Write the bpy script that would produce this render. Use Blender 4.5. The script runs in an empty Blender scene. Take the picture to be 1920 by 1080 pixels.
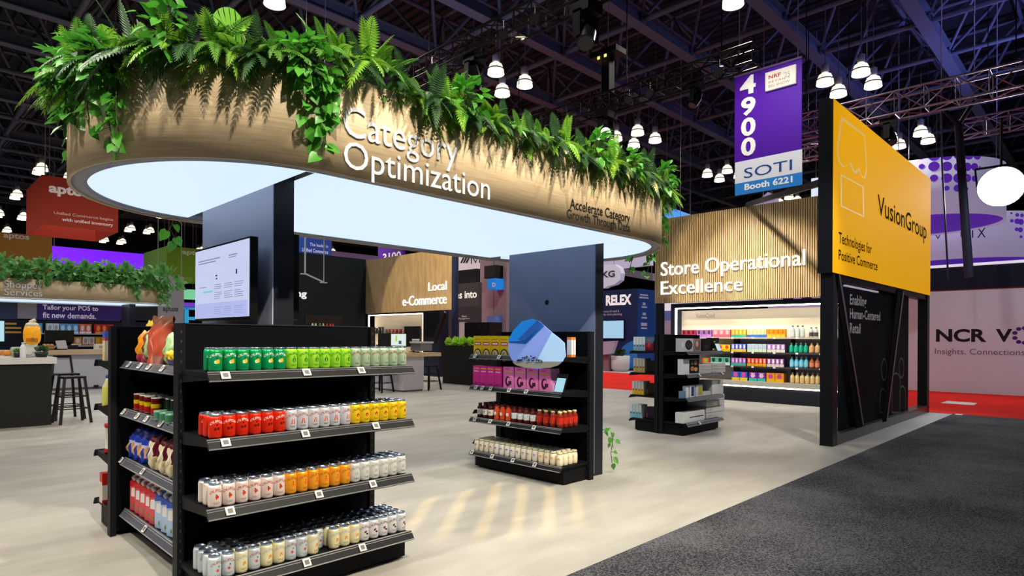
import bpy, math, random
from mathutils import Matrix, Vector
random.seed(7)
scene = bpy.context.scene
COL = scene.collection
PI = math.pi
R = math.radians

# ------------------------------------------------------------------ camera
FPX, CX, HOR, EYE = 1162.0, 960.0, 635.0, 1.30
YAW, ROLL = R(44.68), R(0.3)
FW = Vector((math.cos(YAW), math.sin(YAW), 0)); RT = Vector((math.sin(YAW), -math.cos(YAW), 0)); UP = Vector((0, 0, 1))
cam_data = bpy.data.cameras.new('camera')
cam_data.sensor_width = 36.0
cam_data.lens = FPX / 1920 * 36.0
cam_data.shift_y = (HOR - 540) / 1920
cam_data.clip_start = 0.05; cam_data.clip_end = 300
cam = bpy.data.objects.new('camera', cam_data)
COL.objects.link(cam)
cam.matrix_world = Matrix.Translation((0, 0, EYE)) @ Matrix.Rotation(YAW - PI / 2, 4, 'Z') @ Matrix.Rotation(PI / 2, 4, 'X') @ Matrix.Rotation(ROLL, 4, 'Z')
scene.camera = cam

# ------------------------------------------------------------------ world, exposure
scene.view_settings.view_transform = 'Standard'
scene.view_settings.look = 'None'
scene.view_settings.exposure = 0.0
scene.view_settings.gamma = 1.0
scene.view_settings.use_curve_mapping = False
world = bpy.data.worlds.new('hall_air'); scene.world = world
world.use_nodes = True
world.node_tree.nodes['Background'].inputs[0].default_value = (0.25, 0.26, 0.36, 1)
world.node_tree.nodes['Background'].inputs[1].default_value = 0.06
scene.cycles.use_denoising = True
scene.cycles.max_bounces = 6
scene.cycles.diffuse_bounces = 3
scene.cycles.glossy_bounces = 3
scene.cycles.transmission_bounces = 3
scene.cycles.sample_clamp_indirect = 4.0
scene.cycles.caustics_reflective = False
scene.cycles.caustics_refractive = False

# ------------------------------------------------------------------ lights of the hall
def spot(name, loc, target, watt, color=(1, .94, .85), angle=60, blend=.4, size=.12):
    l = bpy.data.lights.new(name, 'SPOT'); l.energy = watt; l.color = color
    l.spot_size = R(angle); l.spot_blend = blend; l.shadow_soft_size = size
    o = bpy.data.objects.new(name, l); COL.objects.link(o); o.location = loc
    d = (Vector(target) - Vector(loc)).normalized()
    o.rotation_euler = d.to_track_quat('-Z', 'Y').to_euler()
    return o
CLX = [5.6 + 7.25 * i for i in range(-2, 5)]
CLY = [5.85 + 7.45 * j for j in range(-2, 5)]
HALL_W = 820
for cx_ in CLX:
    for cy_ in CLY:
        if cx_ * FW.x + cy_ * FW.y < -6: continue
        spot('hall_lamp_light', (cx_, cy_, 8.72), (cx_, cy_, 0), HALL_W * (.1 if cy_ < 2 else (.6 if cy_ < 9 else 1)), (1, .94, .85), 150, .6, .35)
# spots on the booth rigging (the trusses above and behind the camera carry them)
spot('canopy_front_spot', (0.7, -1.2, 6.6), (1.7, 3.0, 2.4), 2000, (1, .88, .68), 60, .6, .07)
spot('canopy_front_spot', (4.0, -0.9, 6.6), (3.6, 3.0, 2.4), 1900, (1, .88, .68), 58, .6, .07)
spot('canopy_side_spot', (-2.6, 3.0, 6.5), (0.9, 4.0, 2.4), 1300, (1, .88, .68), 56, .6, .07)
spot('shelf_front_spot', (2.2, -1.0, 4.6), (1.6, 3.1, 0.5), 75, (1, .95, .88), 50, .6, .1)
spot('shelf_side_spot', (-1.4, 2.6, 4.6), (1.2, 4.0, 0.6), 60, (.95, .95, 1), 45, .6, .1)
spot('slat_sign_spot', (7.3, 7.2, 6.4), (12.7, 6.3, 2.9), 2600, (1, .82, .5), 24, .5, .06)
spot('slat_sign_spot', (7.3, 5.2, 6.4), (12.7, 4.9, 2.5), 2000, (1, .82, .5), 22, .5, .06)
spot('tower_sign_spot', (9.0, -3.0, 6.4), (10.6, 2.5, 3.1), 450, (1, .93, .8), 60, .6, .1)
spot('local_sign_spot', (7.0, 12.6, 6.0), (12.0, 15.7, 3.0), 2200, (1, .8, .48), 30, .12, .05)
spot('voyix_wall_spot', (15.0, -1.5, 6.5), (19.0, 2.2, 1.6), 650, (.84, .86, 1), 60, .6, .15)
spot('voyix_ceiling_spot', (24.0, 0.5, 7.4), (24.0, 3.0, 13), 1600, (.3, .32, 1), 120, .7, .2)
spot('voyix_ceiling_spot', (17.5, -2.0, 7.4), (18.0, 2.0, 13), 1100, (.3, .34, 1), 120, .7, .2)
spot('hall_uplight', (8.0, 12.0, 6.6), (9, 12, 13), 420, (.4, .42, .9), 140, .8, .3)
spot('floor_pool_spot', (8.0, 6.5, 6.4), (5.6, 6.6, 0), 260, (1, .95, .82), 26, .15, .05)
spot('floor_pool_spot', (11.2, 5.0, 6.4), (7.2, 3.2, 0), 260, (1, .95, .82), 26, .15, .05)

spot('canopy_front_spot', (6.2, -0.6, 6.6), (4.6, 3.1, 2.4), 1000, (1, .88, .68), 40, .5, .07)  # extra spot added to brighten the right half of the fascia
spot('shelf_fill_spot', (9.3, 5.6, 6.0), (13.1, 5.5, 1.0), 1500, (1, .95, .88), 46, .6, .1)  # fill added to brighten the goods and rear of the shelf wall
spot('shelf_fill_spot', (5.8, 0.6, 5.6), (8.1, 4.2, .7), 900, (1, .97, .93), 36, .6, .1)  # fill added to whiten the boxes on the electronics shelf
spot('plant_spot', (7.35, 7.3, 6.3), (3.0, 3.1, 2.85), 700, (.95, 1, .8), 44, .5, .07)
spot('plant_spot', (7.35, 4.5, 6.3), (4.7, 3.5, 2.85), 300, (.95, 1, .8), 50, .5, .07)
spot('plant_spot', (-1.0, 6.5, 6.3), (1.0, 3.8, 2.9), 350, (.95, 1, .85), 44, .5, .07)
# a pattern projector: bars of yellow and pink light on the floor before the sauce shelf
gb = spot('pattern_projector', (5.6, 1.0, 6.5), (3.3, 3.65, 0), 1700, (1, 1, 1), 17, .7, .02)
gb.data.use_nodes = True
_nt = gb.data.node_tree; _em = _nt.nodes['Emission']; _tc = _nt.nodes.new('ShaderNodeTexCoord'); _sx = _nt.nodes.new('ShaderNodeSeparateXYZ')
_dx = _nt.nodes.new('ShaderNodeMath'); _dx.operation = 'DIVIDE'; _dy = _nt.nodes.new('ShaderNodeMath'); _dy.operation = 'DIVIDE'
_cm = _nt.nodes.new('ShaderNodeCombineXYZ'); _wv = _nt.nodes.new('ShaderNodeTexWave'); _wv.inputs['Scale'].default_value = 11; _wv.inputs['Distortion'].default_value = 1.2; _wv.bands_direction = 'Y'
_rp = _nt.nodes.new('ShaderNodeValToRGB'); _rp.color_ramp.elements[0].position = .55; _rp.color_ramp.elements[0].color = (.02, .008, .01, 1); _rp.color_ramp.elements[1].position = .8; _rp.color_ramp.elements[1].color = (1, .66, .12, 1)
_l = _nt.links.new; _l(_tc.outputs['Normal'], _sx.inputs[0]); _l(_sx.outputs['X'], _dx.inputs[0]); _l(_sx.outputs['Z'], _dx.inputs[1]); _l(_sx.outputs['Y'], _dy.inputs[0]); _l(_sx.outputs['Z'], _dy.inputs[1])
_l(_dx.outputs[0], _cm.inputs[0]); _l(_dy.outputs[0], _cm.inputs[1]); _l(_cm.outputs[0], _wv.inputs['Vector']); _l(_wv.outputs['Fac'], _rp.inputs[0]); _l(_rp.outputs[0], _em.inputs['Color'])

# ------------------------------------------------------------------ pixel to place
def ray(px, py):
    u, v = px - CX, HOR - py
    c, s = math.cos(ROLL), math.sin(ROLL)
    return FW * FPX + RT * (u * c - v * s) + UP * (u * s + v * c)
EYEP = Vector((0, 0, EYE))
def P(px, py, X=None, Y=None, Z=None):
    d = ray(px, py)
    t = X / d.x if X is not None else (Y / d.y if Y is not None else (Z - EYE) / d.z)
    return EYEP + d * t

# ------------------------------------------------------------------ materials
MATS = {}
def mat(name, col, rough=.5, metal=0, emit=None, es=1.0, spec=.28, noise=0, nscale=8, trans=0, bump=0):
    if name in MATS: return MATS[name]
    m = bpy.data.materials.new(name); m.use_nodes = True
    nt = m.node_tree; b = nt.nodes['Principled BSDF']
    b.inputs['Base Color'].default_value = (*col, 1)
    b.inputs['Roughness'].default_value = rough
    b.inputs['Metallic'].default_value = metal
    b.inputs['Specular IOR Level'].default_value = spec
    if emit:
        b.inputs['Emission Color'].default_value = (*emit, 1); b.inputs['Emission Strength'].default_value = es
    if trans: b.inputs['Transmission Weight'].default_value = trans
    if noise or bump:
        tc = nt.nodes.new('ShaderNodeTexCoord'); n = nt.nodes.new('ShaderNodeTexNoise')
        n.inputs['Scale'].default_value = nscale; n.inputs['Detail'].default_value = 6
        nt.links.new(tc.outputs['Object'], n.inputs['Vector'])
        if noise:
            mx = nt.nodes.new('ShaderNodeMix'); mx.data_type = 'RGBA'
            mx.inputs[6].default_value = (*[c * (1 - noise) for c in col], 1)
            mx.inputs[7].default_value = (*[min(1, c * (1 + noise)) for c in col], 1)
            nt.links.new(n.outputs['Fac'], mx.inputs[0]); nt.links.new(mx.outputs[2], b.inputs['Base Color'])
        if bump:
            bp = nt.nodes.new('ShaderNodeBump'); bp.inputs['Strength'].default_value = bump; bp.inputs['Distance'].default_value = .01
            nt.links.new(n.outputs['Fac'], bp.inputs['Height']); nt.links.new(bp.outputs[0], b.inputs['Normal'])
    MATS[name] = m
    return m
def srgb(h):
    h = h.lstrip('#')
    return tuple((lambda c: c / 12.92 if c <= .04045 else ((c + .055) / 1.055) ** 2.4)(int(h[i:i + 2], 16) / 255) for i in (0, 2, 4))
def H(h, rough=.45, **k):
    return mat('c_' + h + ('_%g' % rough) + ''.join('_%s%s' % (a, b) for a, b in sorted(k.items())), srgb(h), rough, **k)
def E(h, s=1.0):
    if ('e', h, s) in MATS: return MATS[('e', h, s)]
    m = mat('glow_%s_%g' % (h, s), (0.02, 0.02, 0.02), .6, emit=srgb(h), es=s)
    MATS[('e', h, s)] = m
    return m
def wood(name, c1, c2, axis, scale=3.0, stretch=14):
    if name in MATS: return MATS[name]
    m = bpy.data.materials.new(name); m.use_nodes = True; nt = m.node_tree; b = nt.nodes['Principled BSDF']
    tc = nt.nodes.new('ShaderNodeTexCoord'); mp = nt.nodes.new('ShaderNodeMapping')
    sc = [stretch] * 3; sc['xyz'.index(axis)] = 1.0
    mp.inputs['Scale'].default_value = sc
    n = nt.nodes.new('ShaderNodeTexNoise'); n.inputs['Scale'].default_value = scale; n.inputs['Detail'].default_value = 8; n.inputs['Distortion'].default_value = .4
    r = nt.nodes.new('ShaderNodeValToRGB')
    r.color_ramp.elements[0].position = .3; r.color_ramp.elements[0].color = (*c1, 1)
    r.color_ramp.elements[1].position = .7; r.color_ramp.elements[1].color = (*c2, 1)
    nt.links.new(tc.outputs['Object'], mp.inputs[0]); nt.links.new(mp.outputs[0], n.inputs['Vector'])
    nt.links.new(n.outputs['Fac'], r.inputs[0]); nt.links.new(r.outputs[0], b.inputs['Base Color'])
    b.inputs['Roughness'].default_value = .55
    MATS[name] = m
    return m
def leaf_mat(name, c, c2):
    m = bpy.data.materials.new(name); m.use_nodes = True; nt = m.node_tree; b = nt.nodes['Principled BSDF']
    oi = nt.nodes.new('ShaderNodeTexCoord'); n = nt.nodes.new('ShaderNodeTexNoise'); n.inputs['Scale'].default_value = 9
    mx = nt.nodes.new('ShaderNodeMix'); mx.data_type = 'RGBA'
    mx.inputs[6].default_value = (*c, 1); mx.inputs[7].default_value = (*c2, 1)
    nt.links.new(oi.outputs['Object'], n.inputs['Vector']); nt.links.new(n.outputs['Fac'], mx.inputs[0])
    nt.links.new(mx.outputs[2], b.inputs['Base Color'])
    b.inputs['Roughness'].default_value = .38
    tr = nt.nodes.new('ShaderNodeBsdfTranslucent'); ms = nt.nodes.new('ShaderNodeMixShader'); ms.inputs[0].default_value = .3
    nt.links.new(mx.outputs[2], tr.inputs['Color'])
    nt.links.new(b.outputs[0], ms.inputs[1]); nt.links.new(tr.outputs[0], ms.inputs[2])
    nt.links.new(ms.outputs[0], nt.nodes['Material Output'].inputs['Surface'])
    MATS[name] = m
    return m

# ------------------------------------------------------------------ mesh builder
class MB:
    def __init__(s): s.v = []; s.f = []; s.m = []; s.sm = []
    def add(s, vs, fs, m=0, smooth=False):
        o = len(s.v); s.v += [tuple(p) for p in vs]
        for f in fs: s.f.append(tuple(o + i for i in f)); s.m.append(m); s.sm.append(smooth)
        return s
    def box(s, a, b, m=0):
        x0, x1 = sorted((a[0], b[0])); y0, y1 = sorted((a[1], b[1])); z0, z1 = sorted((a[2], b[2]))
        return s.add([(x0, y0, z0), (x1, y0, z0), (x1, y1, z0), (x0, y1, z0), (x0, y0, z1), (x1, y0, z1), (x1, y1, z1), (x0, y1, z1)],
                     [(0, 3, 2, 1), (4, 5, 6, 7), (0, 1, 5, 4), (1, 2, 6, 5), (2, 3, 7, 6), (3, 0, 4, 7)], m)
    def poly(s, pts, m=0): return s.add(pts, [tuple(range(len(pts)))], m)
    def prism(s, pts, d, m=0, ms=None):           # extrude polygon pts by vector d
        n = len(pts); d = Vector(d)
        vs = [Vector(p) for p in pts]; vs += [p + d for p in vs]
        fs = [tuple(reversed(range(n))), tuple(range(n, 2 * n))] + [(i, (i + 1) % n, n + (i + 1) % n, n + i) for i in range(n)]
        s.add(vs, fs[:2], m); s.add(vs, fs[2:], m if ms is None else ms)
        return s
    def tube(s, p0, p1, r0, r1=None, n=8, m=0, caps=True):
        r1 = r0 if r1 is None else r1
        p0, p1 = Vector(p0), Vector(p1); d = (p1 - p0).normalized()
        a = d.orthogonal().normalized(); b = d.cross(a)
        vs = []
        for p, r in ((p0, r0), (p1, r1)):
            for i in range(n):
                t = 2 * PI * i / n; vs.append(p + a * (math.cos(t) * r) + b * (math.sin(t) * r))
        s.add(vs, [(i, (i + 1) % n, n + (i + 1) % n, n + i) for i in range(n)], m, n > 5)
        if caps: s.add(vs, [tuple(reversed(range(n))), tuple(range(n, 2 * n))], m)
        return s
    def bar(s, p0, p1, w, h, m=0):                 # rectangular bar
        p0, p1 = Vector(p0), Vector(p1); d = (p1 - p0).normalized()
        a = d.cross(UP) if abs(d.z) < .95 else Vector((1, 0, 0)); a.normalize(); b = a.cross(d)
        vs = [p + a * (x * w / 2) + b * (y * h / 2) for p in (p0, p1) for x, y in ((-1, -1), (1, -1), (1, 1), (-1, 1))]
        return s.add(vs, [(0, 1, 2, 3), (7, 6, 5, 4), (0, 4, 5, 1), (1, 5, 6, 2), (2, 6, 7, 3), (3, 7, 4, 0)], m)
    def lathe(s, prof, n=20, m=0, c=(0, 0, 0), ms=None, caps=True):
        vs = [(c[0] + r * math.cos(2 * PI * i / n), c[1] + r * math.sin(2 * PI * i / n), c[2] + z) for r, z in prof for i in range(n)]
        o = len(s.v); s.v += vs
        for k in range(len(prof) - 1):
            for i in range(n):
                s.f.append((o + k * n + i, o + k * n + (i + 1) % n, o + (k + 1) * n + (i + 1) % n, o + (k + 1) * n + i))
                s.m.append(ms[k] if ms else m); s.sm.append(True)
        if caps:
            s.f.append(tuple(o + i for i in reversed(range(n)))); s.m.append(ms[0] if ms else m); s.sm.append(False)
            k = (len(prof) - 1) * n
            s.f.append(tuple(o + k + i for i in range(n))); s.m.append(ms[-1] if ms else m); s.sm.append(False)
        return s
    def wrap(s, vs, fs, m, r, z, w, arc=0, ang=0):  # flat decal (x centred, z up) onto a cylinder facing -Y
        out = []
        for x, y in vs:
            t = ang + x * w / r
            zz = z + y * w + arc * (math.cos(x * w / r) - 1) * r
            out.append((r * math.sin(t), -r * math.cos(t), zz))
        return s.add(out, fs, m)
    def mesh(s, name, mats, off=(0, 0, 0)):
        me = bpy.data.meshes.new(name); ox, oy, oz = off
        me.from_pydata([(x - ox, y - oy, z - oz) for x, y, z in s.v], [], s.f)
        for k in (mats if isinstance(mats, (list, tuple)) else [mats]): me.materials.append(k)
        me.polygons.foreach_set('material_index', s.m); me.polygons.foreach_set('use_smooth', s.sm)
        me.update()
        return me
def wloc(o):
    v = Vector((0, 0, 0))
    while o is not None: v = v + Vector(o.location); o = o.parent
    return v
def tag(o, label=None, cat=None, group=None, kind=None):
    if label: o['label'] = label
    if cat: o['category'] = cat
    if group: o['group'] = group
    if kind: o['kind'] = kind
    return o
def thing(name, label, cat, loc=(0, 0, 0), group=None):
    o = bpy.data.objects.new(name, None); COL.objects.link(o); o.location = loc; o.empty_display_size = .05
    return tag(o, label, cat, group)
def part(mb, name, mats, parent, label=None):     # mb in the coordinates of the world
    o = bpy.data.objects.new(name, mb.mesh(name, mats, wloc(parent))); COL.objects.link(o); o.parent = parent
    if label: o['label'] = label
    return o
def solo(mb, name, mats, label, cat, loc=(0, 0, 0), group=None):
    o = bpy.data.objects.new(name, mb.mesh(name, mats, loc)); COL.objects.link(o); o.location = loc
    return tag(o, label, cat, group)
def struct(mb, name, mats, parent=None):
    o = bpy.data.objects.new(name, mb.mesh(name, mats)); COL.objects.link(o)
    if parent: o.parent = parent
    return tag(o, kind='structure')
def dup(o, loc=None, rotz=None, label=None, group=None, parent=None, scale=None):
    c = o.copy(); COL.objects.link(c); c.parent = parent
    if loc is not None: c.location = loc
    if rotz is not None: c.rotation_euler = (0, 0, rotz)
    if scale is not None: c.scale = scale
    if label: c['label'] = label
    if group: c['group'] = group
    for ch in o.children: dup(ch, parent=c)
    return c
ORD = ('first second third fourth fifth sixth seventh eighth ninth tenth eleventh twelfth thirteenth fourteenth fifteenth sixteenth '
       'seventeenth eighteenth nineteenth twentieth').split()
CNT = 'one two three four five six seven eight nine ten'.split()
# ------------------------------------------------------------------ lettering
TXT = {}
def text2d(t, bold=0.0, ext=0.0):
    k = (t, bold, ext)
    if k in TXT: return TXT[k]
    c = bpy.data.curves.new('t', 'FONT'); c.body = t; c.size = 1; c.offset = bold; c.extrude = ext; c.resolution_u = 3
    o = bpy.data.objects.new('t', c); COL.objects.link(o)
    me = bpy.data.meshes.new_from_object(o.evaluated_get(bpy.context.evaluated_depsgraph_get()))
    vs = [tuple(v.co) for v in me.vertices]; fs = [tuple(p.vertices) for p in me.polygons]
    bpy.data.objects.remove(o); bpy.data.curves.remove(c); bpy.data.meshes.remove(me)
    x0 = min(v[0] for v in vs); x1 = max(v[0] for v in vs); y0 = min(v[1] for v in vs); y1 = max(v[1] for v in vs)
    TXT[k] = (vs, fs, x0, x1, y0, y1)
    return TXT[k]
def letters(mb, t, O, ux, w, h, m=0, bold=0.0, lift=.003, uz=(0, 0, 1), thick=0.0):
    vs, fs, x0, x1, y0, y1 = text2d(t, bold, .5 if thick else 0)
    ux, uz = Vector(ux), Vector(uz); n = ux.cross(uz); O = Vector(O)
    out = [O + ux * ((x - x0) / (x1 - x0) * w) + uz * ((y - y0) / (y1 - y0) * h) + n * (lift + (z + .5) * thick if thick else lift) for x, y, z in vs]
    return mb.add(out, fs, m)
UXY, UYX = (1, 0, 0), (0, -1, 0)                   # reading direction on faces looking to -Y and to -X
def ptext(parent, t, m, px0, px1, top, bot, X=None, Y=None, bold=0.0, name='lettering', thick=0, dx=0.0, lift=.003, mb=None, mi=0):
    """lettering whose ink spans px0..px1, and top..bot at px0, on the plane X or Y"""
    a = P(px0, bot, X=X, Y=Y); b = P(px1, bot, X=X, Y=Y); c = P(px0, top, X=X, Y=Y)
    w = abs(b.y - a.y) if X is not None else abs(b.x - a.x)
    own = mb is None
    mb = mb or MB()
    letters(mb, t, a, UYX if X is not None else UXY, w, c.z - a.z, mi, bold, lift, thick=thick)
    if own: return part(mb, name, m, parent)

# ================================================================== THE SETTING
def floor_mat():
    m = bpy.data.materials.new('pale_concrete_vinyl'); m.use_nodes = True; nt = m.node_tree; b = nt.nodes['Principled BSDF']
    tc = nt.nodes.new('ShaderNodeTexCoord'); mp = nt.nodes.new('ShaderNodeMapping'); mp.inputs['Scale'].default_value = (.55, 1.6, 1)
    n1 = nt.nodes.new('ShaderNodeTexNoise'); n1.inputs['Scale'].default_value = 1.6; n1.inputs['Detail'].default_value = 9; n1.inputs['Roughness'].default_value = .62
    r1 = nt.nodes.new('ShaderNodeValToRGB')
    r1.color_ramp.elements[0].position = .3; r1.color_ramp.elements[0].color = (.30, .292, .27, 1)
    r1.color_ramp.elements[1].position = .72; r1.color_ramp.elements[1].color = (.485, .47, .435, 1)
    br = nt.nodes.new('ShaderNodeTexBrick'); br.inputs['Scale'].default_value = 1.0
    br.inputs['Color1'].default_value = (1, 1, 1, 1); br.inputs['Color2'].default_value = (.97, .97, .97, 1); br.inputs['Mortar'].default_value = (.82, .82, .82, 1)
    br.inputs['Mortar Size'].default_value = .0025; br.inputs['Brick Width'].default_value = 3.2; br.inputs['Row Height'].default_value = 1.6
    mx = nt.nodes.new('ShaderNodeMix'); mx.data_type = 'RGBA'; mx.blend_type = 'MULTIPLY'; mx.inputs[0].default_value = 1
    L = nt.links.new
    L(tc.outputs['Object'], mp.inputs[0]); L(mp.outputs[0], n1.inputs['Vector']); L(n1.outputs['Fac'], r1.inputs[0]); L(tc.outputs['Object'], br.inputs['Vector'])
    L(r1.outputs[0], mx.inputs[6]); L(br.outputs['Color'], mx.inputs[7]); L(mx.outputs[2], b.inputs['Base Color'])
    b.inputs['Roughness'].default_value = .42
    return m
def carpet_mat(name, c1, c2, scale):
    m = bpy.data.materials.new(name); m.use_nodes = True; nt = m.node_tree; b = nt.nodes['Principled BSDF']
    tc = nt.nodes.new('ShaderNodeTexCoord'); n = nt.nodes.new('ShaderNodeTexNoise'); n.inputs['Scale'].default_value = scale; n.inputs['Detail'].default_value = 3
    n2 = nt.nodes.new('ShaderNodeTexNoise'); n2.inputs['Scale'].default_value = 1.3; n2.inputs['Detail'].default_value = 5
    ad = nt.nodes.new('ShaderNodeMath'); ad.operation = 'MULTIPLY_ADD'; ad.inputs[1].default_value = .45
    r = nt.nodes.new('ShaderNodeValToRGB'); r.color_ramp.elements[0].position = .6; r.color_ramp.elements[1].position = .86
    r.color_ramp.elements[0].color = (*c1, 1); r.color_ramp.elements[1].color = (*c2, 1)
    bp = nt.nodes.new('ShaderNodeBump'); bp.inputs['Strength'].default_value = .6; bp.inputs['Distance'].default_value = .01
    L = nt.links.new
    L(tc.outputs['Object'], n.inputs['Vector']); L(tc.outputs['Object'], n2.inputs['Vector']); L(n2.outputs['Fac'], ad.inputs[0]); L(n.outputs['Fac'], ad.inputs[2])
    L(ad.outputs[0], r.inputs[0]); L(r.outputs[0], b.inputs['Base Color']); L(n.outputs['Fac'], bp.inputs['Height']); L(bp.outputs[0], b.inputs['Normal'])
    b.inputs['Roughness'].default_value = .95; b.inputs['Specular IOR Level'].default_value = .1
    return m
XR, YC = 13.37, 2.17
struct(MB().box((-16, YC, -.1), (XR, 62, 0)), 'floor', floor_mat())
struct(MB().box((-16, -14, -.1), (XR - .05, YC, .004)), 'floor_carpet', carpet_mat('charcoal_carpet', (.018, .019, .024), (.125, .13, .15), 95))
struct(MB().box((22.5, -14, -.1), (52, 62, 0.0)), 'floor_hall', H('3a3a40', .8))
struct(MB().box((XR, -14, -.1), (22.5, 62, 0.002)), 'floor_red_carpet', carpet_mat('red_carpet', (.62, .012, .008), (.78, .03, .02), 60))
dark = H('1b1b22', .9)
struct(MB().box((52, -14, 0), (52.3, 62, 14)), 'wall_east', dark)
struct(MB().box((-16, 62, 0), (52, 62.3, 14)), 'wall_north', dark)
struct(MB().box((-16.3, -14, 0), (-16, 62, 14)), 'wall_west', dark)
struct(MB().box((-16, -14.3, 0), (52, -14, 14)), 'wall_south', dark)
# corrugated roof deck, ribs running along Y
mb = MB(); x = -16.0; pr = []
while x < 52:
    pr += [(x, 13.25), (x + .1, 13.25), (x + .13, 13.13), (x + .37, 13.13)]; x += .4
for i in range(len(pr) - 1):
    (xa, za), (xb, zb) = pr[i], pr[i + 1]
    mb.add([(xa, -14, za), (xb, -14, zb), (xb, 62, zb), (xa, 62, za)], [(0, 1, 2, 3)])
steel = mat('roof_steel', (.072, .086, .125), .6)
deck = mat('roof_deck', (.02, .02, .029), .7)
struct(mb, 'ceiling', deck)
NX = [12.45 + 2.87 * i for i in range(-5, 12)]; NY = [12.9 + 2.93 * j for j in range(-4, 15)]
ZL, ZU = 10.5, 12.7
for j, y in enumerate(NY):
    mb = MB(); x0, x1 = NX[0], NX[-1]
    if j % 2 == 0 or j < 8:
        mb.box((x0, y - .17, ZL - .2), (x1, y + .17, ZL - .165)); mb.box((x0, y - .17, ZL + .165), (x1, y + .17, ZL + .2)); mb.box((x0, y - .02, ZL - .17), (x1, y + .02, ZL + .17))
    else: mb.tube((x0, y, ZL), (x1, y, ZL), .1, n=8)
    struct(mb, 'ceiling_beam', steel)
    mb = MB()
    mb.tube((x0, y + 1.46, ZU), (x1, y + 1.46, ZU), .07, n=6)
    for x in NX:
        for sx in (-1, 1):
            for sy in (-1, 1):
                mb.tube((x, y, ZL), (x + sx * 1.43, y + sy * 1.46, ZU), .055, n=6, caps=False)
        mb.lathe([(.02, -.2), (.16, -.12), (.16, .12), (.02, .2)], 8, 0, (x, y, ZL))
    struct(mb, 'ceiling_brace', steel)
for x in NX:
    mb = MB(); mb.tube((x, NY[0], ZL), (x, NY[-1], ZL), .085, n=8); mb.tube((x + 1.43, NY[0], ZU), (x + 1.43, NY[-1], ZU), .07, n=6)
    struct(mb, 'ceiling_chord', steel)

# ------------------------------------------------------------------ high-bay lamps, four under every hanger
shade_m = mat('lamp_glass', (.8, .78, .7), .3, emit=(1, .93, .78), es=1.15)
disc_m = mat('lamp_disc', (.9, .9, .85), .3, emit=(1, .95, .85), es=3.0)
grey_m = H('8d8d92', .4); black_m = H('0b0b0e', .5)
lamp0 = thing('high_bay_lamp', 'white glass high-bay lamp hanging in a cluster of four', 'lamp', (0, 0, 9), 'high-bay lamps under the hall ceiling')
part(MB().lathe([(.09, 9.19), (.17, 9.14), (.225, 9.0), (.24, 8.86)], 20, caps=False), 'lamp_shade', shade_m, lamp0)
part(MB().lathe([(.0, 8.865), (.228, 8.865)], 20, caps=False), 'diffuser', disc_m, lamp0, 'glowing round lens')
part(MB().lathe([(.224, 9.015), (.236, 9.01), (.238, 8.985), (.231, 8.98)], 20, caps=False), 'band', H('3a342c', .5), lamp0)
part(MB().lathe([(.09, 9.2), (.11, 9.24), (.11, 9.42), (.05, 9.47)], 12), 'housing', grey_m, lamp0)
part(MB().tube((0, 0, 9.46), (0, 0, 13.12), .012, n=6), 'stem', H('55555c', .5), lamp0)
nl = 0; first = True
def inframe(p, pad=30):
    q = Vector(p) - EYEP; z = q.dot(FW)
    if z < 1: return None
    x = CX + q.dot(RT) / z * FPX; y = HOR - q.z / z * FPX
    return (x, y, z) if -pad < x < 1920 + pad and -pad < y < 1080 + pad else None
WHERE = {(1, 1): 'above the ferns over the Category sign', (2, 1): 'above the planted canopy end', (2, 0): 'between the purple banner and the yellow sign', (3, 0): 'beyond the top edge of the yellow sign',
         (0, 1): 'cut by the top edge above the monstera leaf', (1, 0): 'cut by the top edge near the purple banner', (3, 1): 'low beside the purple booth banner',
         (0, 4): 'just above the red hanging cube', (0, 7): 'over the brown hanging cube'}
SIDE = {(-.6, -.48): 'near', (.6, -.48): 'far right', (-.6, .48): 'far left', (.6, .48): 'far'}
for j in range(0, 8):
    for i in range(-2, 6):
        cx_, cy_ = 5.6 + 7.25 * i, 5.85 + 7.45 * j
        for (dx, dy), sd in SIDE.items():
            q = inframe((cx_ + dx, cy_ + dy, 9))
            if not q or q[2] > 62 or cx_ > 50: continue
            w = WHERE.get((i, j))
            lab = ('%s lamp of the four high-bay lamps %s' % (sd, w)) if w else 'small high-bay lamp far off under the dark hall ceiling'
            grp = 'high-bay lamps ' + w if w else 'far high-bay lamps'
            if first: lamp0.location = (cx_ + dx, cy_ + dy, 9); lamp0['label'] = lab; lamp0['group'] = grp; first = False
            else: dup(lamp0, (cx_ + dx, cy_ + dy, 9), None, lab, grp)

# ------------------------------------------------------------------ lighting trusses with fixtures, all running along Y
def box_truss(name, label, p0, p1, s, m, hang=True, group=None):
    p0, p1 = Vector(p0), Vector(p1); L = (p1 - p0).length; d = (p1 - p0) / L
    t = thing(name, label, 'truss', p0, group)
    a = d.cross(UP).normalized() * s / 2; b = UP * s / 2
    cs = [a + b, -a + b, -a - b, a - b]
    mb = MB()
    for c in cs: mb.tube(p0 + c, p1 + c, .025, n=6)
    part(mb, 'chords', m, t)
    mb = MB(); n = max(2, int(L / (s * 1.1)))
    for k in range(n):
        q0, q1 = p0 + d * (L * k / n), p0 + d * (L * (k + 1) / n)
        for e in range(4):
            c0, c1 = cs[e], cs[(e + 1) % 4]
            if k % 2: c0, c1 = c1, c0
            mb.tube(q0 + c0, q1 + c1, .014, n=5, caps=False)
            mb.tube(q0 + cs[e], q0 + cs[(e + 1) % 4], .012, n=5, caps=False)
    part(mb, 'lacing', m, t)
    if hang:
        for f in (.1, .42, .9):
            q = p0 + d * (L * f) + b
            part(MB().tube(q, (q.x, q.y, 13.12), .012, n=6), 'hanging_cable', black_m, t)
    return t
tr_m = mat('black_truss', (.012, .012, .014), .35, .6)
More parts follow.
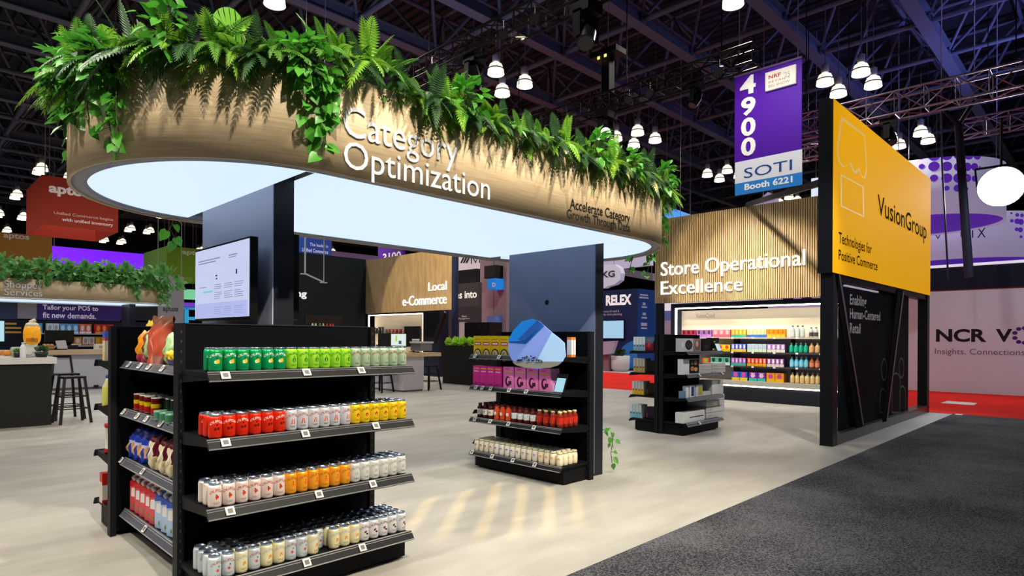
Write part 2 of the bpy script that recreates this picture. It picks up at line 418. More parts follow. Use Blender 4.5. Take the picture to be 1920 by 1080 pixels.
al_m = mat('aluminium_truss', (.42, .38, .5), .35, .8)
box_truss('lighting_truss', 'black lighting truss hanging over the planted canopy', (7.35, 3.6, 6.5), (7.35, 10.2, 6.5), .34, tr_m)
box_truss('lighting_truss', 'black lighting truss hanging behind the ferns beside the purple banner', (11.15, 4.8, 6.5), (11.15, 11.5, 6.5), .34, tr_m)
box_truss('lighting_truss', 'pale metal truss running behind the top of the yellow sign', (16.3, -2.0, 6.7), (16.3, 6.6, 6.7), .5, al_m)
box_truss('lighting_truss', 'pale metal truss above the bright white spotlight', (21.5, -2.4, 7.3), (21.5, 3.3, 7.3), .45, al_m)
box_truss('lighting_truss', 'small pale truss between purple banner and yellow sign', (19.0, 5.2, 6.8), (19.0, 8.6, 6.8), .4, al_m)
def moving_head(loc, aim, label, s=1.0, lit=True, group='moving-head lights on the black trusses'):
    t = thing('moving_head_light', label, 'stage light', loc, group)
    x, y, z = loc
    part(MB().box((x - .13 * s, y - .13 * s, z - .14 * s), (x + .13 * s, y + .13 * s, z)), 'base', black_m, t)
    mb = MB()
    for q in (-.15, .15): mb.box((x + (q - .02) * s, y - .05 * s, z - .42 * s), (x + (q + .02) * s, y + .05 * s, z - .13 * s))
    mb.box((x - .17 * s, y - .05 * s, z - .16 * s), (x + .17 * s, y + .05 * s, z - .13 * s))
    part(mb, 'yoke', black_m, t)
    c = Vector((x, y, z - .36 * s)); d = (Vector(aim) - c).normalized()
    hd = part(MB().tube(c - d * .2 * s, c - d * .02 * s, .07 * s, .12 * s, 14).tube(c - d * .02 * s, c + d * .16 * s, .12 * s, .1 * s, 14), 'lamp_head', H('15151a', .25), t)
    part(MB().tube(c + d * .158 * s, c + d * .168 * s, .085 * s, n=14), 'lens', E('fff6d8', 1.6) if lit else H('40454a', .1), hd)
    return t
moving_head((7.35, 8.25, 6.325), (9, 9.5, 2), 'black moving-head light under the truss over the ferns, lens out of sight', 1.1, False)
moving_head((7.35, 5.75, 6.325), (5, 4, 2), 'black moving-head light under the truss at the picture top edge', 1.35, False)
moving_head((11.15, 8.15, 6.325), (3, 2.5, 3), 'black moving-head light with glowing lens beside the high-bay cluster', 1.35, True)
moving_head((11.15, 9.9, 6.325), (3, 4, 3), 'small black moving-head light with tiny lit lens at truss end', .8, True)
moving_head((11.15, 6.0, 6.325), (9, 7, 2), 'black moving-head light at the truss end near the purple banner', .9, False)
moving_head((16.3, 3.9, 6.445), (15, 2, 2), 'black moving-head light under the pale truss by yellow sign', 1.2, False)
def par_can(loc, aim, label):
    t = thing('par_can', label, 'stage light', loc, 'short lamps clamped on the black trusses')
    c = Vector(loc); d = (Vector(aim) - c).normalized()
    part(MB().tube(c - d * .12, c + d * .1, .06, .085, 12), 'can', H('101014', .3), t)
    part(MB().tube(c + d * .1, c + d * .106, .07, n=12), 'lens', H('20242c', .15), t)
    part(MB().tube(c, c + Vector((0, 0, .2)), .012, n=6), 'clamp', H('c9c9d0', .25, metal=1), t)
for k, (tx_, y) in enumerate([(7.35, 4.5), (7.35, 6.6), (7.35, 7.3), (7.35, 9.2), (11.15, 5.4), (11.15, 6.9), (11.15, 7.4), (11.15, 10.6)]):
    par_can((tx_ - .2, y, 6.34), (2, 3 + .2 * k, 1), 'short black spot lamp clamped to the %s truss, %s from its near end' % ('canopy' if tx_ < 9 else 'banner-side', ORD[k % 4]))
# the motor boxes on top of the second truss
t = thing('chain_hoist', 'black chain hoist with tiny lights standing over the truss beside the banner', 'hoist', (11.15, 8.1, 6.7))
part(MB().box((11.05, 8.0, 6.7), (11.25, 8.2, 7.5)), 'hoist_body', black_m, t)
part(MB().box((10.95, 7.75, 7.5), (11.35, 8.45, 7.62)), 'bracket', black_m, t)
part(MB().tube((11.15, 8.1, 7.6), (11.15, 8.1, 13.12), .01, n=6), 'chain', grey_m, t)
for q in (-.1, .08): part(MB().box((10.94, 8.1 + q, 7.42), (10.96, 8.16 + q, 7.48)), 'indicator_light', E('e8e87a', 1.2), t)

# ================================================================== PLANTED CANOPY
def wood_h(name, c1, c2, sc):
    m = wood(name, c1, c2, 'x')
    for n in m.node_tree.nodes:
        if n.type == 'MAPPING': n.inputs['Scale'].default_value = sc
    return m
oak = wood_h('pale_oak', (.47, .36, .225), (.64, .51, .335), (1.3, 1.3, 34))
rim_m = H('8f8f9c', .4)
light_m = E('d6ebfd', 1.05)
ZB, ZT = 2.18, 2.72
def stadium(ins=0.0, n=40, x0=1.66, x1=4.66, y0=3.0, y1=5.12, al=.96, ar=1.08):
    yc, b = (y0 + y1) / 2, (y1 - y0) / 2 - ins
    pts = []
    for k in range(n + 1):                        # right end, from front to back
        t = -PI / 2 + PI * k / n; pts.append((x1 + (ar - ins) * math.cos(t), yc + b * math.sin(t)))
    for k in range(n + 1):
        t = PI / 2 + PI * k / n; pts.append((x0 + (al - ins) * math.cos(t), yc + b * math.sin(t)))
    return pts
def ringwall(mb, po, pi_, z0, z1, m=0):
    n = len(po)
    vs = [(x, y, z) for p in (po, pi_) for z in (z0, z1) for x, y in p]
    fs = []
    for i in range(n):
        j = (i + 1) % n
        fs += [(i, j, n + j, n + i), (2 * n + j, 2 * n + i, 3 * n + i, 3 * n + j), (i, 2 * n + i, 2 * n + j, j), (n + i, n + j, 3 * n + j, 3 * n + i)]
    return mb.add(vs, fs, m, True)
def clipx(pts, xa, xb):
    for lim, sgn in ((xa, 1), (xb, -1)):
        out = []
        for i in range(len(pts)):
            a, b = pts[i], pts[(i + 1) % len(pts)]
            ina, inb = (a[0] - lim) * sgn >= 0, (b[0] - lim) * sgn >= 0
            if ina: out.append(a)
            if ina != inb:
                t = (lim - a[0]) / (b[0] - a[0]); out.append((lim, a[1] + (b[1] - a[1]) * t))
        pts = out
    return pts
can = thing('canopy', 'long oval oak-clad canopy with a glowing white underside and planted rim', 'canopy', (3.1, 4.06, ZB))
mb = MB(); ringwall(mb, stadium(0), stadium(.02), ZB, ZT)
part(mb, 'fascia', oak, can)
mb = MB(); ringwall(mb, stadium(.012), stadium(.095), ZB + .006, ZB + .05)
part(mb, 'rim_trim', rim_m, can, 'grey rim strip around the light panels')
ins = stadium(.095)
SL1, SL2 = (1.60, 1.74), (4.73, 4.87)
for k, (xa, xb) in enumerate(((0, SL1[0]), (SL1[1], SL2[0]), (SL2[1], 7))):
    q = clipx(ins, xa, xb)
    part(MB().prism([(x, y, ZB + .02) for x, y in q], (0, 0, .05)), 'light_panel', light_m, can, 'glowing white underside panel')
for xa, xb in (SL1, SL2):
    part(MB().box((xa, 3.095, ZB + .02), (xb, 3.155, ZB + .07)), 'light_panel', light_m, can)
for xa, xb in (SL1, SL2):
    mb = MB(); mb.box((xa - .04, 3.15, ZB + .2), (xb + .04, 5.02, ZB + .24)).box((xa - .04, 3.155, ZB + .071), (xa, 5.02, ZB + .2)).box((xb, 3.155, ZB + .071), (xb + .04, 5.02, ZB + .2))
    part(mb, 'slot_lining', H('6d6f66', .6), can)
mb = MB(); mb.prism([(x, y, ZT - .14) for x, y in stadium(.021)], (0, 0, .03))
part(mb, 'planter_tray', H('0c0d0b', .9), can)
white_l = H('d4d7e2', .35)
ptext(can, 'Category', white_l, 643, 857, 195, 272, Y=3.0, name='lettering', thick=.006)
ptext(can, 'Optimization', white_l, 643, 917, 262, 331, Y=3.0, name='lettering', thick=.006)
blk = H('14120f', .5)
ptext(can, 'Accelerate Category', blk, 1068, 1181, 371, 397, Y=3.0, bold=.014)
ptext(can, 'Growth Through Data', blk, 1062, 1181, 391, 415, Y=3.0, bold=.014)

# ------------------------------------------------------------------ the two columns that carry it
navy = mat('column_black', (.012, .014, .022), .4)
clad = mat('column_lit_face', (.15, .19, .31), .38, noise=.12, nscale=5)  # light from the canopy panels put into a paler, bluer face colour
for k, (xa, xb, lab) in enumerate(((1.605, 1.735, 'dark column with the wall-mounted screen, carrying the canopy'), (4.735, 4.865, 'dark blue-grey column with one round hole, carrying the canopy'))):
    t = thing('canopy_column', lab, 'column', ((xa + xb) / 2, 4.15, 0))
    part(MB().box((xa + .006, 3.575, 0), (xb, 4.73, ZB + .2)), 'core', navy, t)
    part(MB().box((xa, 3.577, .02), (xa + .006, 4.728, ZB + .2)), 'lit_face', clad if k else mat('column_painted_sheen', (.42, .47, .66), .5), t)  # on the screen column the panel reflection is painted into the albedo
    if k: 
        c = P(1025.5, 567, X=xa)
        part(MB().tube(c + Vector((-.002, 0, 0)), c + Vector((.003, 0, 0)), .026, n=20), 'cable_hole', H('020203', .8), t)
# the screens
a = P(365.2, 470.3, X=1.48); b_ = P(468, 442, X=1.48); c_ = P(367, 601.7, X=1.48)
tv = thing('wall_screen', 'large white-lit flat screen mounted on the dark column face', 'screen', (1.5, (a.y + b_.y) / 2, (a.z + c_.z) / 2))
ya, yb, za, zb = a.y, b_.y, c_.z, a.z
part(MB().box((1.485, yb, za), (1.53, ya, zb)), 'housing', H('08080b', .4), tv)
part(MB().box((1.53, yb + .3, za + .12), (1.604, ya - .3, zb - .12)), 'wall_mount', black_m, tv)
sc = part(MB().box((1.481, yb + .012, za + .014), (1.485, ya - .012, zb - .012)), 'screen_panel', E('c9d3f2', .95), tv)
def on_tv(mb, u0, v0, u1, v1, m=0):               # u from the left edge, v from the top, in 0..1
    mb.box((1.4795, ya - (ya - yb) * u0, zb - (zb - za) * v0), (1.481, ya - (ya - yb) * u1, zb - (zb - za) * v1), m)
mb = MB(); rr = random.Random(3)
on_tv(mb, .03, .77, .97, .965, 1)
on_tv(mb, .08, .17, .5, .185); on_tv(mb, .08, .205, .42, .22); on_tv(mb, .66, .17, .8, .185); on_tv(mb, .66, .2, .78, .21)
for u in (.4, .58, .76):
    for k in range(9):
        if k in (0, 4): continue
        on_tv(mb, u, .5 + k * .026, u + .1 + rr.random() * .06, .508 + k * .026)
    for k in range(4): on_tv(mb, u, .83 + k * .026, u + .1 + rr.random() * .05, .837 + k * .026)
on_tv(mb, .1, .54, .24, .55); on_tv(mb, .18, .6, .36, .622, 2)
on_tv(mb, .42, .4, .45, .42, 3); on_tv(mb, .43, .44, .45, .46, 3); on_tv(mb, .78, .37, .8, .43, 3)
part(mb, 'screen_graphics', [E('8f9cc4', .8), E('b4bdf0', .95), E('6fd8d0', .9), E('3a3f55', .5)], sc)
t = thing('side_screen', 'black flat screen seen edge-on behind the dark column', 'screen', (1.78, 4.1, 1.65))
q = P(560.5, 520, X=1.8).y
part(MB().box((1.765, q, 1.41), (1.80, q + .95, 1.935)), 'housing', H('06060a', .4), t)
part(MB().box((1.735, q + .25, 1.55), (1.766, q + .7, 1.8)), 'wall_mount', black_m, t)

# ================================================================== PLANTS
fern_g = [leaf_mat('fern_bright', (.13, .36, .025), (.28, .52, .06)), leaf_mat('fern_mid', (.05, .19, .022), (.14, .34, .05)), leaf_mat('fern_dark', (.022, .07, .03), (.05, .13, .05))]
pothos_g = leaf_mat('pothos_leaf', (.035, .26, .02), (.12, .42, .05))
stem_g = H('3f5a20', .6)
def frond(mb, base, d, L, droop, w, n, m=0, tw=0.0):
    base = Vector(base); d = Vector(d).normalized()
    pp = [base + d * (L * k / n) + Vector((0, 0, -droop * (k / n) ** 2)) for k in range(n + 1)]
    side = d.cross(UP)
    if side.length < .1: side = Vector((1, 0, 0))
    side.normalize(); side = Matrix.Rotation(tw, 3, d) @ side
    vs, fs = [], []
    for k in range(n):
        p = pp[k]; t = (pp[k + 1] - pp[k]); s = (k + .5) / n
        wl = w * (math.sin(PI * min(1, s * .86 + .13)) ** .7) * (1.05 - .35 * s)
        nrm = side.cross(t.normalized())
        for sg in (-1, 1):
            tip = p + side * sg * wl + t * (.9 + s) + nrm * (-.12 * wl)
            i = len(vs)
            vs += [p, p + t * .75, p + side * sg * wl * .6 + t * 1.25, tip, p + side * sg * wl * .55 + t * .2]
            fs.append((i, i + 1, i + 2, i + 3, i + 4))
    mb.add(vs, fs, m)
    for k in range(0, n, 3):
        a, b = pp[k], pp[min(n, k + 3)]
        mb.tube(a, b, .0022, n=3, m=1, caps=False)
def fern_mesh(name, seed, mat_, nf=13, L=.30, up=.5):
    r = random.Random(seed); mb = MB()
    for k in range(nf):
        az = R(-90 + r.uniform(-115, 115)); el = r.uniform(45, 82) if r.random() < up else r.uniform(-25, 30)
        l = L * r.uniform(.65, 1.15); e = R(el)
        d = (math.cos(az) * math.cos(e), math.sin(az) * math.cos(e), math.sin(e))
        frond(mb, (r.uniform(-.03, .03), r.uniform(-.03, .03), 0), d, l * (1 if el > 40 else .8), l * (r.uniform(.15, .4) if el > 40 else r.uniform(.35, .75)), l * .19, 17, 0, r.uniform(-.7, .7))
    return mb.mesh(name, [mat_, stem_g])
def leaf(mb, p, d, n, s, m=0):                    # pointed heart leaf: p stalk, d to the tip, n facing
    d = Vector(d).normalized(); n = Vector(n); a = d.cross(n)
    if a.length < .1: a = d.cross(Vector((.3, .8, .1)))
    a.normalize(); n = a.cross(d); p = Vector(p)
    f = lambda x, y, z=0: p + a * (x * s) + d * (y * s) + n * (z * s)
    vs = [f(0, 0), f(.22, -.1, .06), f(.4, .15, .1), f(.33, .5, .06), f(0, 1.0, -.12), f(-.33, .5, .06), f(-.4, .15, .1), f(-.22, -.1, .06), f(0, .45, -.02)]
    mb.add(vs, [(0, 1, 2, 8), (8, 2, 3, 4), (8, 4, 5, 6), (0, 8, 6, 7)], m, True)
def vine_mesh(mb, r, path, s=.07, step=.05, out=(0, -1, 0), m=0):
    out = Vector(out)
    for k in range(len(path) - 1):
        a, b = Vector(path[k]), Vector(path[k + 1]); mb.tube(a, b, .0035, n=4, m=1, caps=False)
        L = (b - a).length; q = 0
        while q < L:
            p = a.lerp(b, q / L)
            sd = Vector((r.uniform(-1, 1), r.uniform(-1, 1), r.uniform(-.9, .1))) + out * .3
            st = p + sd.normalized() * .03
            mb.tube(p, st, .0018, n=3, m=1, caps=False)
            leaf(mb, st, sd + Vector((0, 0, -.5)), out + Vector((r.uniform(-.5, .5), r.uniform(-.5, .5), .5)), s * r.uniform(.7, 1.2), m)
            q += step * r.uniform(.7, 1.3)
def outline(s):                                   # s metres from the middle of the front edge, + towards +X; returns point, outward direction
    x0, x1, yc, b, al, ar = 1.66, 4.66, 4.06, 1.06, .96, 1.08
    h = 3.16
    x = h + s
    if x0 <= x <= x1: return Vector((x, 3.0, 0)), Vector((0, -1, 0))
    if x > x1:
        t = -PI / 2 + (x - x1) / 1.07; p = Vector((x1 + ar * math.cos(t), yc + b * math.sin(t), 0)); n = Vector((math.cos(t) / ar, math.sin(t) / b, 0))
    else:
        t = -PI / 2 - (x0 - x) / 1.01; p = Vector((x0 + al * math.cos(t), yc + b * math.sin(t), 0)); n = Vector((math.cos(t) / al, math.sin(t) / b, 0))
    return p, n.normalized()
protos = [fern_mesh('fern', 11, fern_g[0], 13, .34, .5), fern_mesh('fern', 12, fern_g[1], 14, .33, .32), fern_mesh('fern', 13, fern_g[2], 14, .33, .15),
          fern_mesh('fern', 14, fern_g[0], 12, .40, .6), fern_mesh('fern', 15, fern_g[1], 15, .30, .35), fern_mesh('fern', 16, fern_g[2], 14, .36, .1)]
rp = random.Random(5)
def place_plant(name, me, s, inset, z, sc, label, cat, group):
    p, n = outline(s); p = p - n * inset
    o = bpy.data.objects.new(name, me); COL.objects.link(o)
    o.location = (p.x, p.y, z); o.rotation_euler = (rp.uniform(-.12, .12), rp.uniform(-.12, .12), math.atan2(n.y, n.x) + PI / 2 + rp.uniform(-.4, .4)); o.scale = (sc,) * 3
    return tag(o, label, cat, group)
TENS = {20: 'twentieth', 30: 'thirtieth', 40: 'fortieth', 50: 'fiftieth', 60: 'sixtieth'}
def nth(k):
    k += 1
    if k <= 20: return ORD[k - 1]
    if k in TENS: return TENS[k]
    return {2: 'twenty', 3: 'thirty', 4: 'forty', 5: 'fifty', 6: 'sixty'}[k // 10] + '-' + ORD[k % 10 - 1]
pat = [1, 0, 2, 3, 4, 2, 0, 5, 1, 3, 2, 4, 0, 5, 1, 2]
N = 64
for k in range(N):
    s = -3.25 + 6.6 * (k + rp.uniform(-.2, .2)) / (N - 1)
    v = pat[k % len(pat)]
    place_plant('fern', protos[v], s, rp.uniform(-.03, .02), ZT + (.085 if -1.62 < s < -1.0 else (.025 if s > -1.7 else -.01)) + rp.uniform(-.02, .02), rp.uniform(.55, .76) if s > -1.7 else rp.uniform(.6, .85),
                '%s sword fern on the canopy rim, %s fern counted from the left end' % (('bright', 'mid green', 'dark', 'bright', 'mid green', 'dark')[v], nth(k)), 'fern', 'ferns along the canopy rim')
for k in range(34):
    s = -3.0 + 6.1 * (k + rp.uniform(-.2, .2)) / 33
    v = [0, 3, 4, 1][k % 4]
    place_plant('fern', protos[v], s, rp.uniform(.1, .22), ZT + .0, rp.uniform(.62, .85),
                '%s upright fern in the back row of the planter, %s from the left end' % (('bright', 'mid green', '', 'bright', 'mid green')[v] , nth(k)), 'fern', 'ferns of the back planter row')
# leafy pothos clumps between the ferns
def clump_mesh(seed, n=46, rad=.16, s=.085):
    r = random.Random(seed); mb = MB()
    for k in range(n):
        az = R(-90 + r.uniform(-110, 110)); el = R(r.uniform(-60, 75)); l = rad * r.uniform(.5, 1.1)
        d = Vector((math.cos(az) * math.cos(el), math.sin(az) * math.cos(el), math.sin(el)))
        mb.tube((0, 0, 0), d * l, .002, n=3, m=1, caps=False)
        leaf(mb, d * l, d + Vector((r.uniform(-.6, .6), r.uniform(-.6, .6), -.5)), d + Vector((0, 0, .7)), s * r.uniform(.6, 1.2))
    return mb.mesh('pothos', [pothos_g, stem_g])
cl = [clump_mesh(21), clump_mesh(22), clump_mesh(23, 36, .2, .11)]
for k, (px_s, v, z) in enumerate([(-2.78, 0, .0), (-2.66, 1, -.1), (-2.3, 2, .04), (-1.68, 0, .0), (-1.62, 1, -.08), (-.6, 2, .06), (.75, 2, .06), (1.25, 0, .05), (1.75, 2, .03), (2.3, 1, -.02), (2.6, 0, -.12), (-3.0, 1, -.05)]):
    place_plant('pothos', cl[v], px_s, -.05, ZT + z, .72, 'leafy green pothos clump on the canopy rim, %s clump from the left end' % ORD[[1, 3, 4, 5, 6, 7, 8, 9, 10, 11, 12, 0][k] if k < 12 else k][:20], 'pothos', 'pothos clumps on the canopy rim')
# monstera leaves standing above the rim
def monstera(p, tip, nrm, s, label):
    p, tip = Vector(p), Vector(tip); d = (tip - p).normalized(); n = Vector(nrm).normalized(); a = d.cross(n).normalized(); n = a.cross(d)
    t = thing('monstera', label, 'plant', (p.x, p.y, ZT))
    mb = MB(); mb.tube((p.x + .05, p.y + .1, ZT - .1), p, .006, n=6); part(mb, 'leaf_stalk', stem_g, t)
    mb = MB(); L = (tip - p).length
    prof = [(0, .0), (.24, -.12), (.42, .02), (.5, .25), (.47, .45), (.38, .65), (.24, .84), (0, 1.02)]
    for sg in (-1, 1):
        for i in range(len(prof) - 1):
            (xa, ya_), (xb, yb_) = prof[i], prof[i + 1]
            g = .06
            va = (xa + (xb - xa) * g, ya_ + (yb_ - ya_) * g); vb = (xb - (xb - xa) * g, yb_ - (yb_ - ya_) * g)
            m0 = max(0, (ya_ + 0) * .8); m1 = max(0, yb_ * .8)
            f = lambda x, y, z: p + a * (sg * x * s) + d * (y * L) + n * (z * s)
            mb.add([f(0, m0, 0), f(va[0] * .55, va[1], .05), f(va[0], va[1], .02), f(vb[0], vb[1], .02), f(vb[0] * .55, vb[1] - .02, .05), f(0, m1, 0)], [(0, 1, 2, 3, 4, 5)], 0, True)
    part(mb, 'leaf_blade', [leaf_mat('monstera_' + label[:6], (.10, .36, .02), (.2, .5, .04))], t)
pa = P(452, 62, Y=3.15); pb = P(398, 30, Y=3.1)
monstera(pa, pb, (-.1, -1, .1), .20, 'bright split monstera leaf standing above the canopy ferns')
monstera(P(205, 100, X=.95), P(190, 45, X=.9), (-.5, -.8, .2), .2, 'dark monstera leaf among the ferns at the canopy end')
# hanging vines: (s along the rim, length below the rim, seed)
VINES = [(-2.63, .52, 31, 'long pothos vine hanging beside the curved oak end'), (-3.35, .42, 33, 'pothos vine hanging off the back of the rounded end'),
         (-2.95, .36, 38, 'bright pothos vine outside the rounded canopy end'),
         (-1.60, .46, 34, 'pothos vine hanging before the big lettering'), (-1.54, .28, 35, 'shorter pothos vine touching the letter C'),
         (2.5, .44, 36, 'dense pothos vine wrapping the far canopy end'), (2.68, .60, 37, 'long pothos vine falling past the far canopy end')]
for s, L, sd, lab in VINES:
    r = random.Random(sd); p, n = outline(s); mb = MB()
    for q in range(3 if sd in (36, 37, 34, 31, 38) else 2):
        x = p + n * (.03 + .01 * q) + Vector((-n.y, n.x, 0)) * r.uniform(-.07, .07); x.z = ZT - .02
        path = [x.copy()]; tot = L * r.uniform(.7, 1.05); st = 6
        for i in range(st):
            x = x + Vector((r.uniform(-.02, .02), r.uniform(-.012, .012), -tot / st)); path.append(x.copy())
        vine_mesh(mb, r, path, .072, .036, n)
    solo(mb, 'pothos_vine', [pothos_g, stem_g], lab, 'vine', (p.x, p.y, ZT), 'vines hanging from the canopy')
for sd, pts, lab in ((41, [(0.0, .0, .42), (.02, -.02, .02), (.06, .0, -.1)], 'leafy vine tip hanging below the canopy behind the screen column'),):
    r = random.Random(sd); b0 = P(330, 412, Y=5.15); mb = MB()
    vine_mesh(mb, r, [(b0.x, b0.y, ZT - .03), (b0.x, b0.y + .03, 2.22), (b0.x - .04, b0.y, 2.12), (b0.x + .01, b0.y, 2.02)], .085, .05, (-.3, -1, .2))
    solo(mb, 'pothos_vine', [pothos_g, stem_g], lab, 'vine', (b0.x, b0.y, ZT), 'vines hanging from the canopy')
for sd, px, py0, py1, lab in ((42, 1178, 478, 512, 'thin vine tip below the far back edge of the canopy'), (43, 1212, 470, 520, 'thin vine tip dangling beside the slatted oak sign')):
    r = random.Random(sd); mb = MB(); a = P(px + 8, 474, X=5.62); b = P(px, py1, X=5.62)
    vine_mesh(mb, r, [(a.x, a.y, ZT - .03), (a.x + .02, a.y, 2.24), (a.x, a.y, 2.16), tuple(b)], .075, .06, (-.6, -.8, .2))
    solo(mb, 'pothos_vine', [pothos_g, stem_g], lab, 'vine', (a.x, a.y, ZT), 'vines hanging from the canopy')

# ================================================================== GONDOLA SHELVES
shelf_m = mat('shelf_black', (.005, .0055, .008), .55, spec=.12)
panel_m = mat('gondola_panel', (.0025, .003, .005), .65, spec=.08)
post_m = mat('gondola_post', (.008, .009, .012), .5, spec=.12)
hole_m = mat('post_slot', (.035, .037, .045), .5)
chan_m = mat('price_channel', (.010, .011, .015), .45, spec=.12)
edge_m = mat('channel_edge', (.55, .55, .58), .3, .6)
tagw = H('e9e9ea', .5); tagg = H('6f6b68', .6); tagy = H('c9cf2a', .5)
SHZ = [1.135, .825, .505, .170]
SHN = ['top shelf', 'second shelf', 'third shelf', 'bottom shelf']
class Gon:
    """a gondola face: o = corner on its back panel, A along, O out towards the shopper"""
    def __init__(s, o, A, O): s.o = Vector((*o, 0)); s.A = Vector((*A, 0)); s.O = Vector((*O, 0))
    def T(s, a, o, z): return s.o + s.A * a + s.O * o + UP * z
    def bx(s, mb, a0, a1, o0, o1, z0, z1, m=0):
        p, q = s.T(a0, o0, z0), s.T(a1, o1, z1); return mb.box(p, q, m)
def gondola(name, label, g, W, D, h=1.365, panel=(0, .04), shelves=SHZ, tags=(), base=True, posts=True, lipm=None, brackets=True, parent=None, baseo=.05):
    t = parent or thing(name, label, 'shelf unit', g.T(W / 2, 0, 0))
    part(g.bx(MB(), .01, W - .01, -panel[1], 0, .03, h), 'back_panel', panel_m, t)
    if posts:
        for a0 in (0, W - .03):
            mb = MB(); g.bx(mb, a0 - .002, a0 + .032, -panel[1] - .01, .02, 0, h + .004)
            z = .12
            while z < h - .04:
                g.bx(mb, a0 + .009, a0 + .016, .02, .0208, z, z + .014, 1); z += .05
            part(mb, 'upright_post', [post_m, hole_m], t)
    mb = MB(); g.bx(mb, .03, W - .03, -panel[1], .004, h, h + .006)
    part(mb, 'top_edge', H('2e3138', .3), t)
    for k, z in enumerate(shelves):
        mb = MB(); g.bx(mb, .012, W - .012, .004, D, z - .022, z)
        if k < 3 and brackets:
            for a0 in (.014, W - .026):
                p = [g.T(a0, .006, z - .022), g.T(a0, D, z - .022), g.T(a0, D, z - .032), g.T(a0, .06, z - .06), g.T(a0, .006, z - .06)]
                mb.prism(p, g.A * .012)
        sh = part(mb, 'shelf', shelf_m, t)
        mb = MB(); d, zz = D, z
        prof = [(d, zz + .004), (d + .012, zz + .004), (d + .042, zz - .034), (d + .042, zz - .042), (d + .03, zz - .042), (d, zz - .006)]
        mb.prism([g.T(.0, o_, z_) for o_, z_ in prof], g.A * W)
        for (oa, za) in ((d + .0125, zz + .0045), (d + .043, zz - .036)):
            mb.bar(g.T(.0, oa, za), g.T(W, oa, za), .004, .005, 1)
        mb.bar(g.T(.0, d + .02, zz - .005), g.T(W, d + .02, zz - .005), .003, .003, 1)
        rail = part(mb, 'price_rail', [lipm or chan_m, edge_m], sh)
        for (ks, a) in tags:
            if ks != k: continue
            mb = MB()
            n = (g.O * .038 + UP * .030).normalized(); u = (g.O * .030 - UP * .038).normalized(); c = g.T(a, d + .028, zz - .015) + n * .004
            q = [c + g.A * x + u * y for x, y in ((-.02, -.02), (.02, -.02), (.02, .02), (-.02, .02))]
            mb.prism(q, n * .005, 0)
            c2 = c + n * .0056
            mb.poly([c2 + g.A * x + u * y for x, y in ((-.012, -.012), (.012, -.012), (.012, .012), (-.012, .012))], 1)
            part(mb, 'price_tag', [tagw, tagg], rail)
    if base:
        mb = MB(); g.bx(mb, .03, W - .0, .0, D - baseo, .012, shelves[-1] - .03)
        for a0 in (.05, W - .06): g.bx(mb, a0, a0 + .02, D - baseo - .05, D - baseo - .02, 0, .012)
        part(mb, 'base_plinth', shelf_m, t)
    return t
def tagset(rows, X=None, Y=None, f=None):
    return [(k, f(P(px, 700, X=X, Y=Y))) for k, pxs in enumerate(rows) for px in pxs]
# front island: the end that faces the camera, its side and its far end
g1 = Gon((1.03, 3.38), (1, 0), (0, -1))
gondola('gondola_shelf', 'black shelf unit full of drink cans under the canopy', g1, 1.14, .40,
        tags=tagset([[421, 573, 675], [422, 571, 703], [431, 597, 698], [575, 679]], Y=2.96, f=lambda p: p.x - 1.03))
g1s = Gon((1.53, 3.445), (0, 1), (-1, 0))
gondola('gondola_shelf', 'black side shelf unit with chip bags, tins and cartons', g1s, 1.212, .41, panel=(0, .03), posts=False,
        tags=tagset([[246, 266, 283, 309], [236, 262, 279, 307], [232, 273], [227, 277]], X=1.1, f=lambda p: p.y - 3.445), lipm=mat('price_channel_grey', (.16, .17, .22), .25, .5), brackets=False)
g1f = Gon((1.03, 4.72), (1, 0), (0, 1))
gondola('gondola_shelf', 'shelf unit at the far end of the can island, seen from its side', g1f, 1.14, .38)
g2 = Gon((4.58, 3.50), (0, 1), (-1, 0))
gondola('gondola_shelf', 'black shelf unit with pink boxes, sauce bottles and white jars', g2, 1.20, .40, panel=(0, .03),
        tags=tagset([[891, 936], [893, 905, 921, 955, 987], [891, 920, 954, 1002], [886, 924, 963, 1004]], X=4.15, f=lambda p: p.y - 3.5))
g2f = Gon((4.60, 4.76), (1, 0), (0, 1))
gondola('gondola_shelf', 'shelf unit behind the far end of the sauce shelf', g2f, .9, .36, brackets=False)
g3 = Gon((7.53, 4.55), (1, 0), (0, -1))
gondola('gondola_shelf', 'black shelf unit with electronics boxes before the lit shelf wall', g3, 1.05, .37, tags=tagset([[], [1312, 1354], [], [1312]], Y=4.15, f=lambda p: p.x - 7.53))
g3b = Gon((7.53, 4.635), (1, 0), (0, 1))
gondola('gondola_shelf', 'back half of the electronics shelf unit holding slim boxes', g3b, 1.05, .40, brackets=False)

SHZ = [z + .0012 for z in SHZ]
